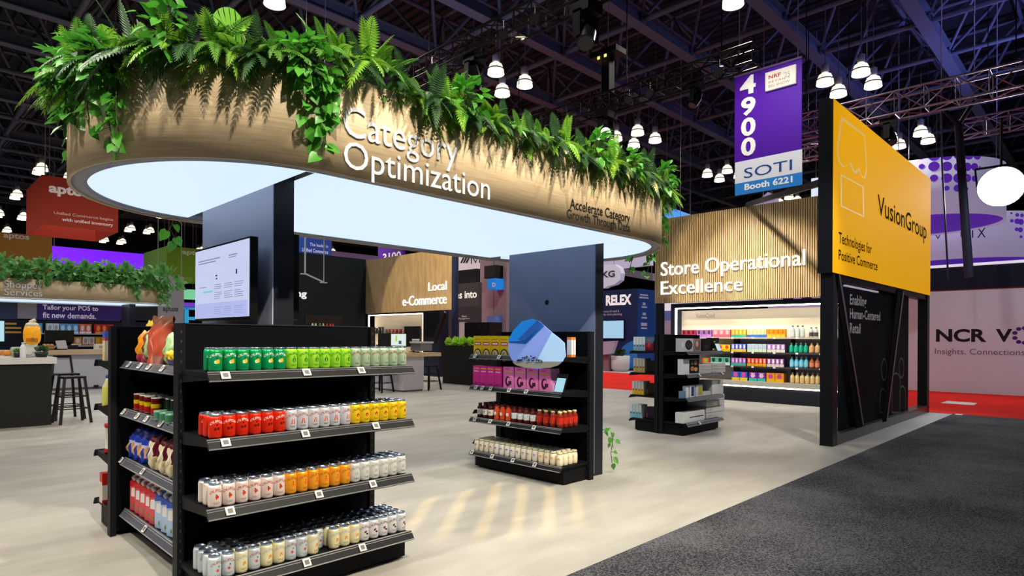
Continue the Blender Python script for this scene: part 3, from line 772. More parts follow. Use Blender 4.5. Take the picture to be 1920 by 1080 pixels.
# ================================================================== DRINK CANS
CR, CH_ = .0302, .114
def ellipse(cx, cz, rx, rz, n=12, rot=0):
    c, s = math.cos(rot), math.sin(rot)
    return [(cx + rx * math.cos(2 * PI * i / n) * c - rz * math.sin(2 * PI * i / n) * s, cz + rx * math.cos(2 * PI * i / n) * s + rz * math.sin(2 * PI * i / n) * c) for i in range(n)]
def wrap_poly(mb, pts, m, off): mb.wrap(pts, [tuple(range(len(pts)))], m, CR + off, 0, 1)
def make_can(key, body, txt, shapes, bars, lidcol='9fb0c8', metal=.25, desc=''):
    mats = [mat('can_body_' + key, srgb(body), .3, metal), H(txt, .4)] + [H(c, .4) for _, c in shapes] + [H(bars, .4)]
    mb = MB()
    mb.lathe([(.022, 0), (.0282, .005), (CR, .013), (CR, .0945), (.0264, .1065)], 22, 0, caps=True)
    vs, fs, x0, x1, y0, y1 = text2d('OLIPOP', .012)
    nv = [((x - (x0 + x1) / 2) / (x1 - x0), (y - y0) / (y1 - y0)) for x, y, z in vs]
    W_, H_ = .062, .0125
    out = []
    for x, y in nv:
        t = x * W_ / CR; z = .078 + y * H_ + 1.0 * (math.cos(t) - 1) * CR
        r = CR + .0005 if z < .0945 else CR + .0005 - (z - .0945) * .31
        out.append((r * math.sin(t), -r * math.cos(t), z))
    mb.add(out, fs, 1)
    for i, (pts, c) in enumerate(shapes): wrap_poly(mb, pts, 2 + i, .0005 + .0002 * i)
    k = 2 + len(shapes)
    for z, w in ((.027, .014), (.022, .011)): wrap_poly(mb, [(-w, z - .0012), (0, z - .0012), (w, z - .0012), (w, z + .0014), (0, z + .0014), (-w, z + .0014)], k, .0005)
    o = bpy.data.objects.new('drink_can', mb.mesh('drink_can', mats)); COL.objects.link(o)
    lid = MB().lathe([(.0264, .1065), (.0262, .1085), (.0268, .1105), (.0268, .1135), (.0256, .114), (.024, .1115), (.0235, .109), (0.0005, .109)], 22, caps=False)
    lid.lathe([(.0035, .1095), (.0035, .1102)], 8, 0, (0, 0, 0)); lid.box((-.006, -.016, .1098), (.006, .002, .1106))
    l = bpy.data.objects.new('lid', lid.mesh('lid', mat('can_lid_' + lidcol, srgb(lidcol), .25, .85))); COL.objects.link(l); l.parent = o
    o['category'] = 'can'
    return [o, desc, False]
leafshape = lambda cx, cz, s=1: [(cx, cz), (cx + .004 * s, cz + .005 * s), (cx + .001 * s, cz + .008 * s), (cx - .003 * s, cz + .005 * s)]
FL = {
 'lemonlime': make_can('lemonlime', '0f9a5c', 'e8f6ee', [(ellipse(-.003, .048, .0075, .0085), 'd9ecc4'), (ellipse(.006, .051, .0085, .0105), 'f2b01e'), (leafshape(.001, .062, 1.2), '0a4f36')], '0a6b48', desc='green drink can with lemon print'),
 'ginger': make_can('ginger', '9be03a', '3f6f1e', [(ellipse(.003, .050, .0095, .0115), '1d6a2c'), (ellipse(.003, .049, .003, .0085), '86c840'), (leafshape(.003, .063, 1), '2f7a2a')], '2f6a1c', desc='lime drink can with dark green print'),
 'melon': make_can('melon', 'a9c3a8', 'a33a34', [([(-.006, .042), (.012, .046), (.010, .060)], 'c43c3a'), ([(-.006, .042), (.012, .046), (.0125, .0435)], '3f7a48')], '3f5a4a', desc='sage drink can with melon slice print'),
 'cherry': make_can('cherry', 'e0301a', 'f6e6e0', [(ellipse(-.006, .048, .0062, .007), '6a120c'), (ellipse(.008, .050, .0062, .007), '6a120c'), (leafshape(.001, .062, 1.3), '4a100a')], 'b81e10', desc='red drink can with cherry print'),
 'squeeze': make_can('squeeze', 'd6dae6', 'c03a2c', [([(-.010, .036), (-.004, .036), (.000, .062), (-.003, .064)], 'd2481e'), ([(.004, .036), (.010, .036), (.006, .064), (.003, .062)], 'd2481e')], '2e3440', desc='white drink can with two orange stripes'),
 'apple': make_can('apple', 'f0cf28', '8a4a1c', [(ellipse(.002, .050, .0098, .0098), 'c2202a'), ([(.001, .058), (.004, .066), (.0025, .066), (.000, .060)], '3a2a18')], '7a5a1a', desc='yellow drink can with red apple print'),
 'berry': make_can('berry', 'ecdcd8', 'c04836', [([(-.006, .054), (-.002, .040), (.004, .046), (.012, .050), (.008, .058), (.002, .062), (-.003, .060)], 'c8361e'), (leafshape(-.002, .058, 1.1), '3a5a34')], '8a7a74', desc='pale pink drink can with red berry print'),
 'orange': make_can('orange', 'f2a530', 'b8641a', [(ellipse(.004, .050, .0085, .0092), 'ef6a14'), (leafshape(.004, .059, 1.1), '5a4a1a')], '8a5a1a', desc='orange drink can with tangerine print'),
 'cream': make_can('cream', 'dfe2e2', 'a8a49a', [([(-.004, .042), (-.004, .058), (.000, .060), (.000, .042)], 'b2a68e'), ([(.004, .042), (.004, .060), (.010, .058), (.010, .042)], 'b2a68e')], '4a4a48', desc='silver white drink can with beige print'),
 'tonic': make_can('tonic', 'c3ced8', 'a05a64', [(ellipse(.001, .046, .0105, .011), 'b0b8c0'), (ellipse(.001, .046, .0062, .0062), 'c23a40'), (leafshape(.006, .058, 1.3), '47505a')], '7a848c', desc='pale blue drink can with small red print'),
 'vanilla': make_can('vanilla', 'e6dfb8', 'a8b4cc', [([(-.004, .040), (-.002, .058), (.010, .060), (.011, .044), (.007, .042), (.005, .053), (.001, .042)], 'cf8422')], '8a7a4a', desc='cream drink can with amber print'),
 'cola': make_can('cola', 'dcdce4', '6a5a5c', [(ellipse(.000, .055, .0088, .0055, 12, .5), '5a1a16'), (ellipse(.010, .043, .0088, .0055, 12, -.4), '5a1a16')], '6a6a74', desc='white drink can with two dark beans'),
}
SHELF_F = [['lemonlime'] * 6 + ['ginger'] * 6 + ['melon'] * 6, ['cherry'] * 6 + ['squeeze'] * 6 + ['apple'] * 6, ['berry'] * 6 + ['orange'] * 6 + ['cream'] * 6,
           ['tonic', 'tonic', 'vanilla', 'tonic', 'vanilla', 'vanilla', 'tonic', 'tonic', 'vanilla', None, 'vanilla', 'vanilla', 'vanilla'] + ['cola'] * 5]
rc = random.Random(9)
def put(fl, loc, rz, label, group):
    e = FL[fl]
    if not e[2]: e[2] = True; o = e[0]; o.location = loc; o.rotation_euler = (0, 0, rz); o['label'] = label; o['group'] = group
    else: o = dup(e[0], loc, rz, label, group)
for k, row in enumerate(SHELF_F):
    depth = [2, 3, 3, 4][k]
    for j in range(depth):
        cnt = {}
        for i, fl in enumerate(row):
            if fl is None:
                if j == 0: continue
                fl = 'tonic'
            if k == 0 and j == 1 and i > 3: continue
            cnt[fl] = cnt.get(fl, 0) + 1
            x = 1.083 + .0613 * i + rc.uniform(-.0004, .0004); y = 3.015 + .0625 * j + rc.uniform(-.0008, .0008)
            z = SHZ[k]
            lab = FL[fl][1] + ', %s such in %s row, %s' % (ORD[cnt[fl] - 1], ('front', 'second', 'third', 'fourth')[j], SHN[k])
            put(fl, (x, y, z), R(rc.uniform(-14, 14)) + (R(12) if j else 0), lab, 'drink cans on the ' + SHN[k])

# ================================================================== OTHER PACKAGES
def box_pack(name, w, d, h, base, decals=(), top=None):
    """box standing on z=0, its face to -Y; decals: (x0,z0,x1,z1,colour) in 0..1 of the face, or ('o',cx,cz,rx,rz,colour)"""
    cols = [base]
    def ci(c):
        if c not in cols: cols.append(c)
        return cols.index(c)
    mb = MB().box((-w / 2, -d / 2, 0), (w / 2, d / 2, h))
    if top: mb.poly([(-w / 2, -d / 2, h + .0006), (w / 2, -d / 2, h + .0006), (w / 2, d / 2, h + .0006), (-w / 2, d / 2, h + .0006)], ci(top))
    for i, q in enumerate(decals):
        y = -d / 2 - .0006 - .0003 * i
        if q[0] == 'o':
            _, cx, cz, rx, rz, c = q
            mb.poly([(-w / 2 + w * a, y, h * b) for a, b in ellipse(cx, cz, rx, rz, 14)], ci(c))
        elif q[0] == 'side':
            _, z0, z1, c = q
            for sx in (-1, 1):
                X_ = sx * (w / 2 + .0006); pts = [(X_, -d / 2, h * z0), (X_, d / 2, h * z0), (X_, d / 2, h * z1), (X_, -d / 2, h * z1)]
                mb.poly(pts if sx > 0 else pts[::-1], ci(c))
        else:
            x0, z0, x1, z1, c = q
            mb.poly([(-w / 2 + w * x0, y, h * z0), (-w / 2 + w * x1, y, h * z0), (-w / 2 + w * x1, y, h * z1), (-w / 2 + w * x0, y, h * z1)], ci(c))
    return mb.mesh(name, [H(c, .4) for c in cols])
def obj(name, me, loc, rz, label, cat, group=None):
    o = bpy.data.objects.new(name, me); COL.objects.link(o); o.location = loc; o.rotation_euler = (0, 0, rz)
    return tag(o, label, cat, group)
def bag_mesh(w, h, d, f, cols):
    mb = MB(); nx, nz = 9, 12
    for sg in (-1, 1):
        vs = []
        for j in range(nz + 1):
            for i in range(nx + 1):
                u, v = i / nx * 2 - 1, j / nz
                th = d / 2 * max(0, 1 - abs(u) ** 3) ** .6 * max(0.03, math.sin(PI * min(1, v * .95 + .05)) ** .5 if v > .5 else (.75 + .25 * math.sin(PI * v)))
                if v > .93: th *= .08
                th += (.006 * math.sin(9 * u + 5 * v) + .006 * math.sin(17 * v - 6 * u + w * 70)) * (v < .93)
                ww = w / 2 * (1 - .12 * math.sin(PI * v) ** 2 * .5)
                vs.append((u * ww + .006 * math.sin(11 * v + h * 40), sg * th + .02 * math.sin(2.6 * v + w * 30), v * h + .007 * math.sin(7 * u + w * 50) * v))
        fs = []; o = len(mb.v); mb.v += vs
        for j in range(nz):
            for i in range(nx):
                a = j * (nx + 1) + i; q = (a, a + 1, a + nx + 2, a + nx + 1)
                if sg > 0: q = q[::-1]
                mb.f.append(tuple(o + t for t in q)); mb.m.append(f((i + .5) / nx, (j + .5) / nz)); mb.sm.append(True)
    return mb.mesh('bag', [H(c, .32) for c in cols])
FACEX = -PI / 2                                     # turn a -Y face to -X
# chip bags on the side's top shelf
b1 = bag_mesh(.15, .285, .09, lambda u, v: 2 if v > .8 else (1 if .35 < u < .48 and v < .7 else (3 if v < .18 and u > .3 else 0)), ['b0503a', 'd98a78', '7a4632', 'a8746c'])
b2 = bag_mesh(.13, .20, .07, lambda u, v: 1 if v < .25 else (2 if u > .7 else 0), ['f09a22', 'c23a5a', '8a3a2a'])
b3 = bag_mesh(.12, .185, .07, lambda u, v: 1 if v < .2 and .3 < u < .8 else 0, ['b4dca4', '3f4a44'])
z = SHZ[0] + .002
for me, p, rz, lab in ((b1, (1.16, P(303, 700, X=1.16).y), -60, 'tall crumpled brown-red chip bag on the side top shelf'), (b2, (1.19, P(277, 700, X=1.19).y), -75, 'orange chip bag with pink foot on the side top shelf'),
                       (b3, (1.21, P(289, 700, X=1.21).y), -70, 'mint green bag between the orange and the brown chip bags'), (b3, (1.19, P(330, 700, X=1.19).y), -80, 'mint green bag beside the can panel post')):
    obj('chip_bag', me, (p[0], p[1], z), R(rz), lab, 'bag', 'chip bags on the side shelves')
obj('chip_bag', bag_mesh(.08, .085, .05, lambda u, v: 1 if v < .4 else 0, ['e8c83a', '7a5ad0']), (1.13, P(329, 700, X=1.13).y, z), R(-70), 'yellow and violet bag half hidden by the post', 'bag', 'chip bags on the side shelves')
for k, (y, c) in enumerate(((P(283, 700, X=1.36).y, '3a3a6a'), (P(318, 700, X=1.36).y, '2a2a3a'))):
    obj('dark_pouch', bag_mesh(.13, .28, .06, lambda u, v: 1 if v > .85 else 0, [c, 'd8c040']), (1.36, y, z), R(-85), ('navy pouch with yellow crimp behind the brown bag', 'black pouch behind the brown bag')[k], 'bag', 'chip bags on the side shelves')
# tins on the side's second shelf
def tin(r, h, bands):
    zs = [0]; ms = []; cols = []
    for f, c in bands:
        zs.append(f * h)
        if c not in cols: cols.append(c)
        ms.append(cols.index(c))
    return MB().lathe([(r, q) for q in zs] + [(r * .9, h)], 20, ms=ms + [ms[-1]]), [H(c, .3, metal=.2) for c in cols]
mb, ms = tin(.033, .105, [(.06, 'b8b8b8'), (.4, 'b81e1a'), (.64, 'e8c81e'), (.94, '6a1010'), (1, 'c8c8c8')]); red_tin = mb.mesh('tin', ms)
mb, ms = tin(.033, .105, [(.06, 'b8b8b8'), (.5, '1e3a2a'), (.94, '16221c'), (1, 'c8c8c8')]); grn_tin = mb.mesh('tin', ms)
mb, ms = tin(.036, .05, [(.1, '9ab8a8'), (.8, '4a8a6a'), (1, '7ab09a')]); low_tin = mb.mesh('tin', ms)
z = SHZ[1]
for k, y in enumerate([P(q, 700, X=1.165).y for q in (295, 282, 273, 262)]):
    for j in range(2): obj('tin', red_tin, (1.165 + .07 * j, y, z), R(-70), 'red tin with yellow band, %s from the post in the %s row' % (ORD[k], ('front', 'second')[j]), 'tin', 'red and yellow tins on the side shelf')
for k, y in enumerate([P(q, 700, X=1.2).y for q in (336, 327, 317, 307)]):
    for j in range(2): obj('tin', grn_tin, (1.215 + .07 * j, y, z), 0, 'dark green tin, %s from the post in the %s row' % (ORD[k], ('front', 'second')[j]), 'tin', 'dark tins on the side shelf')
for k, y in enumerate([P(q, 700, X=1.14).y for q in (309, 320, 331)]):
    obj('tin', low_tin, (1.12, y, z), 0, 'low green tin before the dark tins, %s from the red tins' % ORD[k], 'tin', 'low green tins on the side shelf')
# snack bags on the side's third shelf
bb = bag_mesh(.15, .185, .06, lambda u, v: 1 if (.15 < v < .5 and u < .55 and (u * 9) % 3 < 2) else (2 if .5 < v < .58 else 0), ['2a44b8', 'd8a878', 'b8c4e8'])
cb = bag_mesh(.12, .20, .055, lambda u, v: 0 if v > .82 else (1 if u < .5 else (0 if v > .38 else 2)), ['5e1226', 'ece4c8', 'd8cc9a'])
z = SHZ[2] + .002
for k, y in enumerate([P(q, 700, X=1.19).y for q in (262, 273, 286)]):
    obj('snack_bag', bb, (1.19, y, z), R(-55), 'blue snack bag with bread print, %s from the shelf end' % ORD[k], 'bag', 'snack bags on the side third shelf')
for k, y in enumerate([P(q, 700, X=1.16).y for q in (301, 320, 336)]):
    obj('snack_bag', cb, (1.16, y, z), R(-62), 'burgundy and cream snack bag, %s from the blue bags' % ORD[k], 'bag', 'snack bags on the side third shelf')
# juice cartons on the bottom shelf
def carton(c1, c2, c3, cap):
    mb = MB(); w, h, g = .07, .185, .035
    mb.box((-w / 2, -w / 2, 0), (w / 2, w / 2, h))
    a = [(-w / 2, -w / 2, h), (w / 2, -w / 2, h), (w / 2, w / 2, h), (-w / 2, w / 2, h), (-w / 2, 0, h + g), (w / 2, 0, h + g)]
    mb.add(a, [(0, 1, 5, 4), (2, 3, 4, 5), (1, 2, 5), (3, 0, 4)], 1); mb.box((-w / 2, -.003, h + g - .004), (w / 2, .003, h + g + .014), 2)
    y = -w / 2 - .0006
    mb.poly([(-.022, y, .09), (.026, y, .09), (.028, y, .15), (-.018, y, .145)], 2)
    mb.poly([(x, y, zz) for x, zz in ellipse(.008, .03, .009, .012)], 3); mb.poly([(x, y - .0003, zz) for x, zz in ellipse(.012, .042, .006, .006)], 4)
    mb.poly([(-w / 2, y - .0001, .155), (w / 2, y - .0001, .165), (w / 2, y - .0001, h), (-w / 2, y - .0001, h)], 1)
    o = bpy.data.objects.new('juice_carton', mb.mesh('juice_carton', [H(c, .35) for c in (c1, c2, 'f0eef0', '4a9a3a', c3)])); COL.objects.link(o)
    q = bpy.data.objects.new('cap', MB().tube((0, -.02, h + .014), (0, -.034, h + .036), .013, n=12).mesh('cap', H(cap, .3))); COL.objects.link(q); q.parent = o
    o['category'] = 'carton'; return o
cr = carton('d8505a', 'c01a24', '3a7a2a', 'f4f4f4'); cbl = carton('a8c4ec', '2a4ab0', 'e88a2a', 'f4f4f4')
for k in range(5):
    y = P((261, 270, 279, 289, 298)[k], 700, X=1.17).y; lab = 'red juice carton with white cap, %s from the shelf end' % ORD[k]
    for j in range(1):
        if k == 0: cr.location = (1.17, y, SHZ[3]); cr.rotation_euler = (0, 0, R(-75)); cr['label'] = lab; cr['group'] = 'juice cartons on the bottom shelf'
        else: dup(cr, (1.17, y, SHZ[3]), R(-75), lab, 'juice cartons on the bottom shelf')
for k in range(3):
    y = P((309, 321, 332)[k], 700, X=1.17).y; lab = 'blue juice carton with white cap, %s after the red cartons' % ORD[k]
    if k == 0: cbl.location = (1.17, y, SHZ[3]); cbl.rotation_euler = (0, 0, R(-75)); cbl['label'] = lab; cbl['group'] = 'juice cartons on the bottom shelf'
    else: dup(cbl, (1.17, y, SHZ[3]), R(-75), lab, 'juice cartons on the bottom shelf')
# far end of the island: a few tall packs whose sides show past the post
tall = box_pack('cracker_box', .14, .06, .20, 'd8d2b4', [(0, .75, 1, 1, '4a62c8'), (0, .68, 1, .75, 'c83a4a'), (.2, .1, .8, .4, 'e8c86a'), ('side', .78, 1, '4a5ac8'), ('side', .68, .78, 'd84a6a'), ('side', 0, .3, 'e0c070')])
obj('cracker_box', tall, (1.115, 4.94, SHZ[0]), 0, 'cracker box with blue top at the far island end', 'box', 'packs on the far island end')
mb = MB().lathe([(.034, 0), (.036, .01), (.036, .13), (.02, .165), (.014, .19)], 18, ms=[1, 1, 0, 0]); mb.lathe([(.016, .19), (.016, .212)], 14, 2)
obj('oil_bottle', mb.mesh('oil_bottle', [H('d8d0a0', .2), H('cfd06a', .2), H('2f52c0', .3)]), (1.075, 4.95, SHZ[1]), 0, 'oil bottle with blue cap at the far island end', 'bottle', 'packs on the far island end')
mb = MB().lathe([(.035, 0), (.035, .02), (.03, .03), (.03, .17), (.036, .18), (.036, .20)], 18, ms=[1, 1, 0, 1, 1])
obj('snack_tube', mb.mesh('snack_tube', [H('d8d4d0', .3), H('b01a20', .3)]), (1.085, 4.93, SHZ[2]), 0, 'white snack tube with red ends at the far island end', 'tube', 'packs on the far island end')
obj('cereal_box', box_pack('cereal_box', .16, .07, .20, 'b8241e', [(0, .1, .7, .6, 'd8d0cc'), ('side', 0, .7, 'd0c8c4')]), (1.115, 4.95, SHZ[3]), 0, 'red cereal box at the far island end', 'box', 'packs on the far island end')

# ================================================================== SHELF WITH SAUCES (faces -X)
XF = 4.235
def span(px0, px1, n, X):
    a, b = P(px0, 700, X=X).y, P(px1, 700, X=X).y
    return [a + (b - a) * (k + .5) / n for k in range(n)], abs(b - a) / n
ys, w = span(889, 955, 4, XF)
yb_ = box_pack('pasta_box', w * .97, .06, .19, 'f2c812', [(.15, .8, .85, .86, 'b89a3a'), (.12, .5, .88, .68, 'c22a4a'), (.2, .55, .8, .63, 'f4e8ec'), ('o', .5, .0, .44, .34, '4a2a1a'), ('o', .5, .0, .34, .27, 'e8d8a8'), ('o', .45, .08, .1, .08, 'c89a4a')])
for k, y in enumerate(ys): obj('pasta_box', yb_, (XF + .02, y, SHZ[0]), FACEX, 'yellow pasta box with bowl print, %s from the far shelf end' % ORD[k], 'box', 'yellow pasta boxes')
ys, w = span(893, 947, 4, XF); ys2, w2 = span(949, 1040, 4, XF)
m1 = box_pack('ramen_box', w * .96, .09, .20, 'ee2aa4', [(.1, .84, .9, .9, 'f0b43a'), (.15, .7, .85, .76, 'f8c8e4'), ('o', .5, .32, .28, .2, 'c8487a'), ('o', .55, .3, .16, .12, 'ee2aa4'), (.2, .1, .7, .14, 'a8186a')])
m2 = box_pack('ramen_box', w2 * .9, .12, .205, 'f07ac4', [(.15, .86, .55, .92, 'ee3aa0'), (.08, .72, .92, .78, '9a5a2a'), (.1, .735, .9, .775, 'f0c44a'), ('o', .45, .32, .26, .24, '3a1a2a'), ('o', .52, .34, .17, .15, 'f07ac4'), (.5, .18, .8, .34, '3a1a2a'), ('side', .0, 1, 'c88ac8')])
for k, y in enumerate(ys): obj('ramen_box', m1, (XF, y, SHZ[1]), FACEX, 'magenta ramen box, %s from the far shelf end' % ORD[k], 'box', 'pink ramen boxes')
for k, y in enumerate(ys2): obj('ramen_box', m2, (XF + .015, y, SHZ[1]), FACEX, 'pale pink ramen box with dark letter G, %s after the magenta ones' % ORD[k], 'box', 'pink ramen boxes')
t = thing('shelf_tablet', 'small tilted tablet display at the end of the pink boxes', 'tablet', (4.19, 3.57, SHZ[1]))
a = P(1038, 737, X=4.17); b = P(1053, 704, X=4.17); y0, y1 = P(1057, 737, X=4.17).y, a.y
part(MB().prism([(4.165, y0, SHZ[1]), (4.165, y1, SHZ[1]), (4.20, y1 - .02, SHZ[1] + .165), (4.20, y0 - .02, SHZ[1] + .165)], (.012, 0, 0)), 'housing', black_m, t)
part(MB().poly([(4.164, y0 + .008, SHZ[1] + .008), (4.1985, y0 - .012, SHZ[1] + .155), (4.1985, y1 - .028, SHZ[1] + .155), (4.164, y1 - .008, SHZ[1] + .008)]), 'screen_panel', E('a8dcec', .95), t)
# made-up card standing for a blue patch; its glow is put into the colours
Xc = 4.122
def card(pts, m, X, nm, t, th=.004, lab=None): return part(MB().prism([P(x, y, X=X) for x, y in pts], (th, 0, 0)), nm, m, t, lab)
q = P(1005, 690, X=Xc)
t = thing('patch_card', 'many-sided made-up card with blue and lilac shapes over the top shelf', 'display', (Xc, q.y, SHZ[0]))
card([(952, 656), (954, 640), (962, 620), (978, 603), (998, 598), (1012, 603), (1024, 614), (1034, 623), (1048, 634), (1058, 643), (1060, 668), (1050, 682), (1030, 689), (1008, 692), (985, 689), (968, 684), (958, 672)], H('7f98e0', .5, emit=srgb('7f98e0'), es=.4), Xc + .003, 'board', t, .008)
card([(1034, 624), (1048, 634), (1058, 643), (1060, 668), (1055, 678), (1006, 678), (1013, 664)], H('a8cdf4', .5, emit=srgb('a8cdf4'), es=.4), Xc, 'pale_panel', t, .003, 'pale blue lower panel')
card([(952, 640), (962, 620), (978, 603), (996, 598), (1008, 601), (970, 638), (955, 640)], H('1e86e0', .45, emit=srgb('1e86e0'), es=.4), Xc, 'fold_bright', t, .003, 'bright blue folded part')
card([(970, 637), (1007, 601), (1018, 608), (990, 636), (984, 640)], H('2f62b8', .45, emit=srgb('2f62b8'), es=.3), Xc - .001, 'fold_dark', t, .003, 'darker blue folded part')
card([(954, 640), (984, 638), (1016, 609), (1020, 611), (988, 643), (985, 645), (953, 643)], H('1a74d8', .4), Xc - .003, 'fold_edge', t, .003)
card([(960, 678), (1052, 678), (1048, 684), (1030, 690), (985, 690), (966, 684)], H('a2a098', .6), Xc - .002, 'stone_sill', t, .006, 'grey sill along the foot')
mb = MB(); r = random.Random(4)
for k in range(60):
    u = r.uniform(-1, 1); x = 992 + 24 * u; y = 677.5 - r.random() * 10 * (1 - abs(u) ** 2) - .5
    c = P(x, y, X=Xc - .004 - r.random() * .012); s = .006 + r.random() * .006
    a0 = r.random() * 6; mb.lathe([(s * .3, -s * .5), (s, 0), (s * .3, s * .5)], 5, 0 if r.random() < .6 else 1, tuple(c))
part(mb, 'moss_tuft', [H('4a4a34', .8), H('1a1c14', .9)], t)
ob = box_pack('slim_box', .05, .028, .18, 'f08a3a', [('side', .12, .86, 'd8dce4'), (0, .12, 1, .86, 'd8dce4')])
for k in range(2):
    p = P(1064.5 - 6.5 * k, 672, X=4.3); obj('slim_box', ob, (4.335 + .034 * k, 3.55, SHZ[0]), FACEX, 'slim orange and white box, %s from the open shelf end' % ORD[k], 'box', 'slim orange boxes')
# bottles
def bottle(kind, glass, lab1, lab2, cap):
    mats = [H(glass, .15), H(lab1, .4), H(lab2, .4), H(cap, .35)]; mb = MB()
    if kind == 'sauce':
        mb.lathe([(.026, 0), (.031, .006), (.031, .035), (.0313, .036), (.0313, .092), (.031, .093), (.029, .108), (.019, .122), (.018, .132)], 18, ms=[0, 0, 0, 1, 0, 0, 0, 0])
    elif kind == 'curvy':
        mb.lathe([(.026, 0), (.030, .006), (.030, .025), (.024, .035), (.03, .05), (.0302, .085), (.026, .105), (.017, .122), (.016, .135)], 18, ms=[0] * 8)
    else:
        mb.lathe([(.026, 0), (.030, .006), (.030, .02), (.0303, .021), (.0303, .082), (.03, .083), (.028, .096), (.023, .105)], 18, ms=[0, 0, 0, 1, 0, 0, 0])
    rr_ = .0318
    if kind == 'curvy': pts = ellipse(0, .066, .015, .017)
    elif lab2 == 'f0b428': pts = [(-.016, .04), (.016, .04), (.018, .062), (-.018, .05)]
    elif lab2 in ('2f7ad8',): pts = [(-.02, .058), (.0, .055), (.022, .06), (.022, .082), (0, .086), (-.02, .08)]
    else: pts = ellipse(-.002, .062, .013, .012)
    mb.wrap(pts, [tuple(range(len(pts)))], 1 if kind == 'curvy' else 2, rr_ - (.0008 if kind == 'jar' else 0), 0, 1)
    zc = {'sauce': .132, 'curvy': .135, 'jar': .105}[kind]; rcap = {'sauce': .02, 'curvy': .018, 'jar': .026}[kind]
    o = bpy.data.objects.new('jar' if kind == 'jar' else 'sauce_bottle', mb.mesh(kind, mats[:3])); COL.objects.link(o)
    c = bpy.data.objects.new('cap', MB().lathe([(rcap, zc), (rcap, zc + .014), (rcap * .9, zc + .016)], 16).mesh('cap', mats[3])); COL.objects.link(c); c.parent = o
    o['category'] = 'jar' if kind == 'jar' else 'bottle'
    return o
def bottles(kinds, px0, px1, zs, rows, where, grp, descs, X0):
    n = len(kinds); ys, w = span(px0, px1, n, X0); seen = {}
    for j in range(rows):
        cnt = {}
        for i, k in enumerate(kinds):
            o, nm = descs[k]; cnt[k] = cnt.get(k, 0) + 1
            lab = '%s, %s such from the far end, %s row' % (nm, ORD[cnt[k] - 1], ('front', 'second', 'third', 'fourth')[j])
            loc = (X0 + .068 * j, ys[i] + .001 * ((i * 7) % 3), zs); rz = FACEX + R(rc.uniform(-12, 12)) + R(14)
            if k not in seen: seen[k] = 1; o.location = loc; o.rotation_euler = (0, 0, rz); o['label'] = lab; o['group'] = grp
            else: dup(o, loc, rz, lab, grp)
D3 = {'a': (bottle('sauce', '4a0c10', 'e6e2dc', 'b84a3a', '2a1414'), 'dark red sauce bottle with white label'), 'b': (bottle('curvy', 'd2502a', 'f4ece4', 'e8d8c8', '5a1a12'), 'orange curvy sauce bottle'),
      'c': (bottle('sauce', '5a1410', 'dfe6ea', '2f7ad8', '4a1a1a'), 'red sauce bottle with blue and white label'), 'd': (bottle('sauce', '7a2216', 'b8281c', 'f0b428', 'd8d09a'), 'red sauce bottle with yellow label')}
bottles('aaabbbccccdddd', 896, 1057, SHZ[2], 4, '', 'sauce bottles on the third shelf', D3, 4.215)
D4 = {'a': (bottle('jar', 'e8e2d0', 'e4dcc8', 'b03a28', 'cfc9b0'), 'white jar with red oval'), 'b': (bottle('jar', 'ece8dc', 'eae6da', '2a4ac0', 'cfc9b0'), 'white jar with blue print'),
      'c': (bottle('jar', 'ece6d8', 'e8e2d2', 'a868b8', 'cfc9b0'), 'white jar with purple print'), 'd': (bottle('jar', 'eae0c4', 'ece2c8', 'd88a3a', 'cfc9b0'), 'cream jar with orange print')}
bottles('aaaabbbbccccdddd', 891, 1056, SHZ[3], 4, '', 'white jars on the bottom shelf', D4, 4.21)
# packs of the shelf behind
og = box_pack('orange_pack', .05, .05, .10, 'e8641e', []); pk = box_pack('pink_pack', .05, .05, .10, 'd86a8a', [(0, 0, 1, .5, '4a5a8a')])
for k in range(3):
    obj('orange_pack', og, (4.63 + .055 * k, 4.95, SHZ[1] + .0), 0, 'small orange pack on the shelf behind, %s from its corner' % ORD[k], 'box', 'packs on the shelf behind')
    obj('pink_pack', pk, (4.63 + .055 * k, 4.95, SHZ[2] + .0), 0, 'small pink and blue pack on the shelf behind, %s from its corner' % ORD[k], 'box', 'packs on the shelf behind')
# pothos standing on the floor behind the column foot
r = random.Random(77); a = P(1136, 824, X=4.95); mb = MB()
vine_mesh(mb, r, [(4.9, a.y, .42), (4.95, a.y - .05, .44), (4.97, a.y - .07, .33), (4.95, a.y - .06, .2), (4.97, a.y - .06, .1)], .06, .04, (-.5, -.8, .2))
mb.tube((4.868, a.y + .06, .40), (4.9, a.y, .42), .004, n=5, m=1)
solo(mb, 'pothos_vine', [pothos_g, stem_g], 'low green vine hanging on the hidden side of the round-hole column', 'vine', (4.87, a.y, .3))

# ================================================================== helpers for things placed on a plane
def pb(mb, px0, px1, py0, py1, X=None, Y=None, dep=.1, m=0):
    a = P(px0, py0, X=X, Y=Y); b = P(px0, py1, X=X, Y=Y); c = P(px1, py0, X=X, Y=Y)
    if X is not None: return mb.box((X, a.y, b.z), (X + dep, c.y, a.z), m)
    return mb.box((a.x, Y, b.z), (c.x, Y + dep, a.z), m)
def pthing(name, label, cat, px, py, X=None, Y=None, group=None): return thing(name, label, cat, P(px, py, X=X, Y=Y), group)
def wires(t, *pts, r=.012):                        # hanging wires from the roof deck down to these points
    for p in pts: part(MB().tube(p, (p[0], p[1], 13.12), r, n=5), 'hanging_wire', grey_m, t)
def ppoly(mb, pts, X=None, Y=None, th=.01, m=0, lift=0.0):
    q = [P(x, y, X=X, Y=Y) for x, y in pts]
    d = Vector((-1, 0, 0)) if X is not None else Vector((0, -1, 0))
    return mb.prism([p + d * lift for p in q], d * th, m)

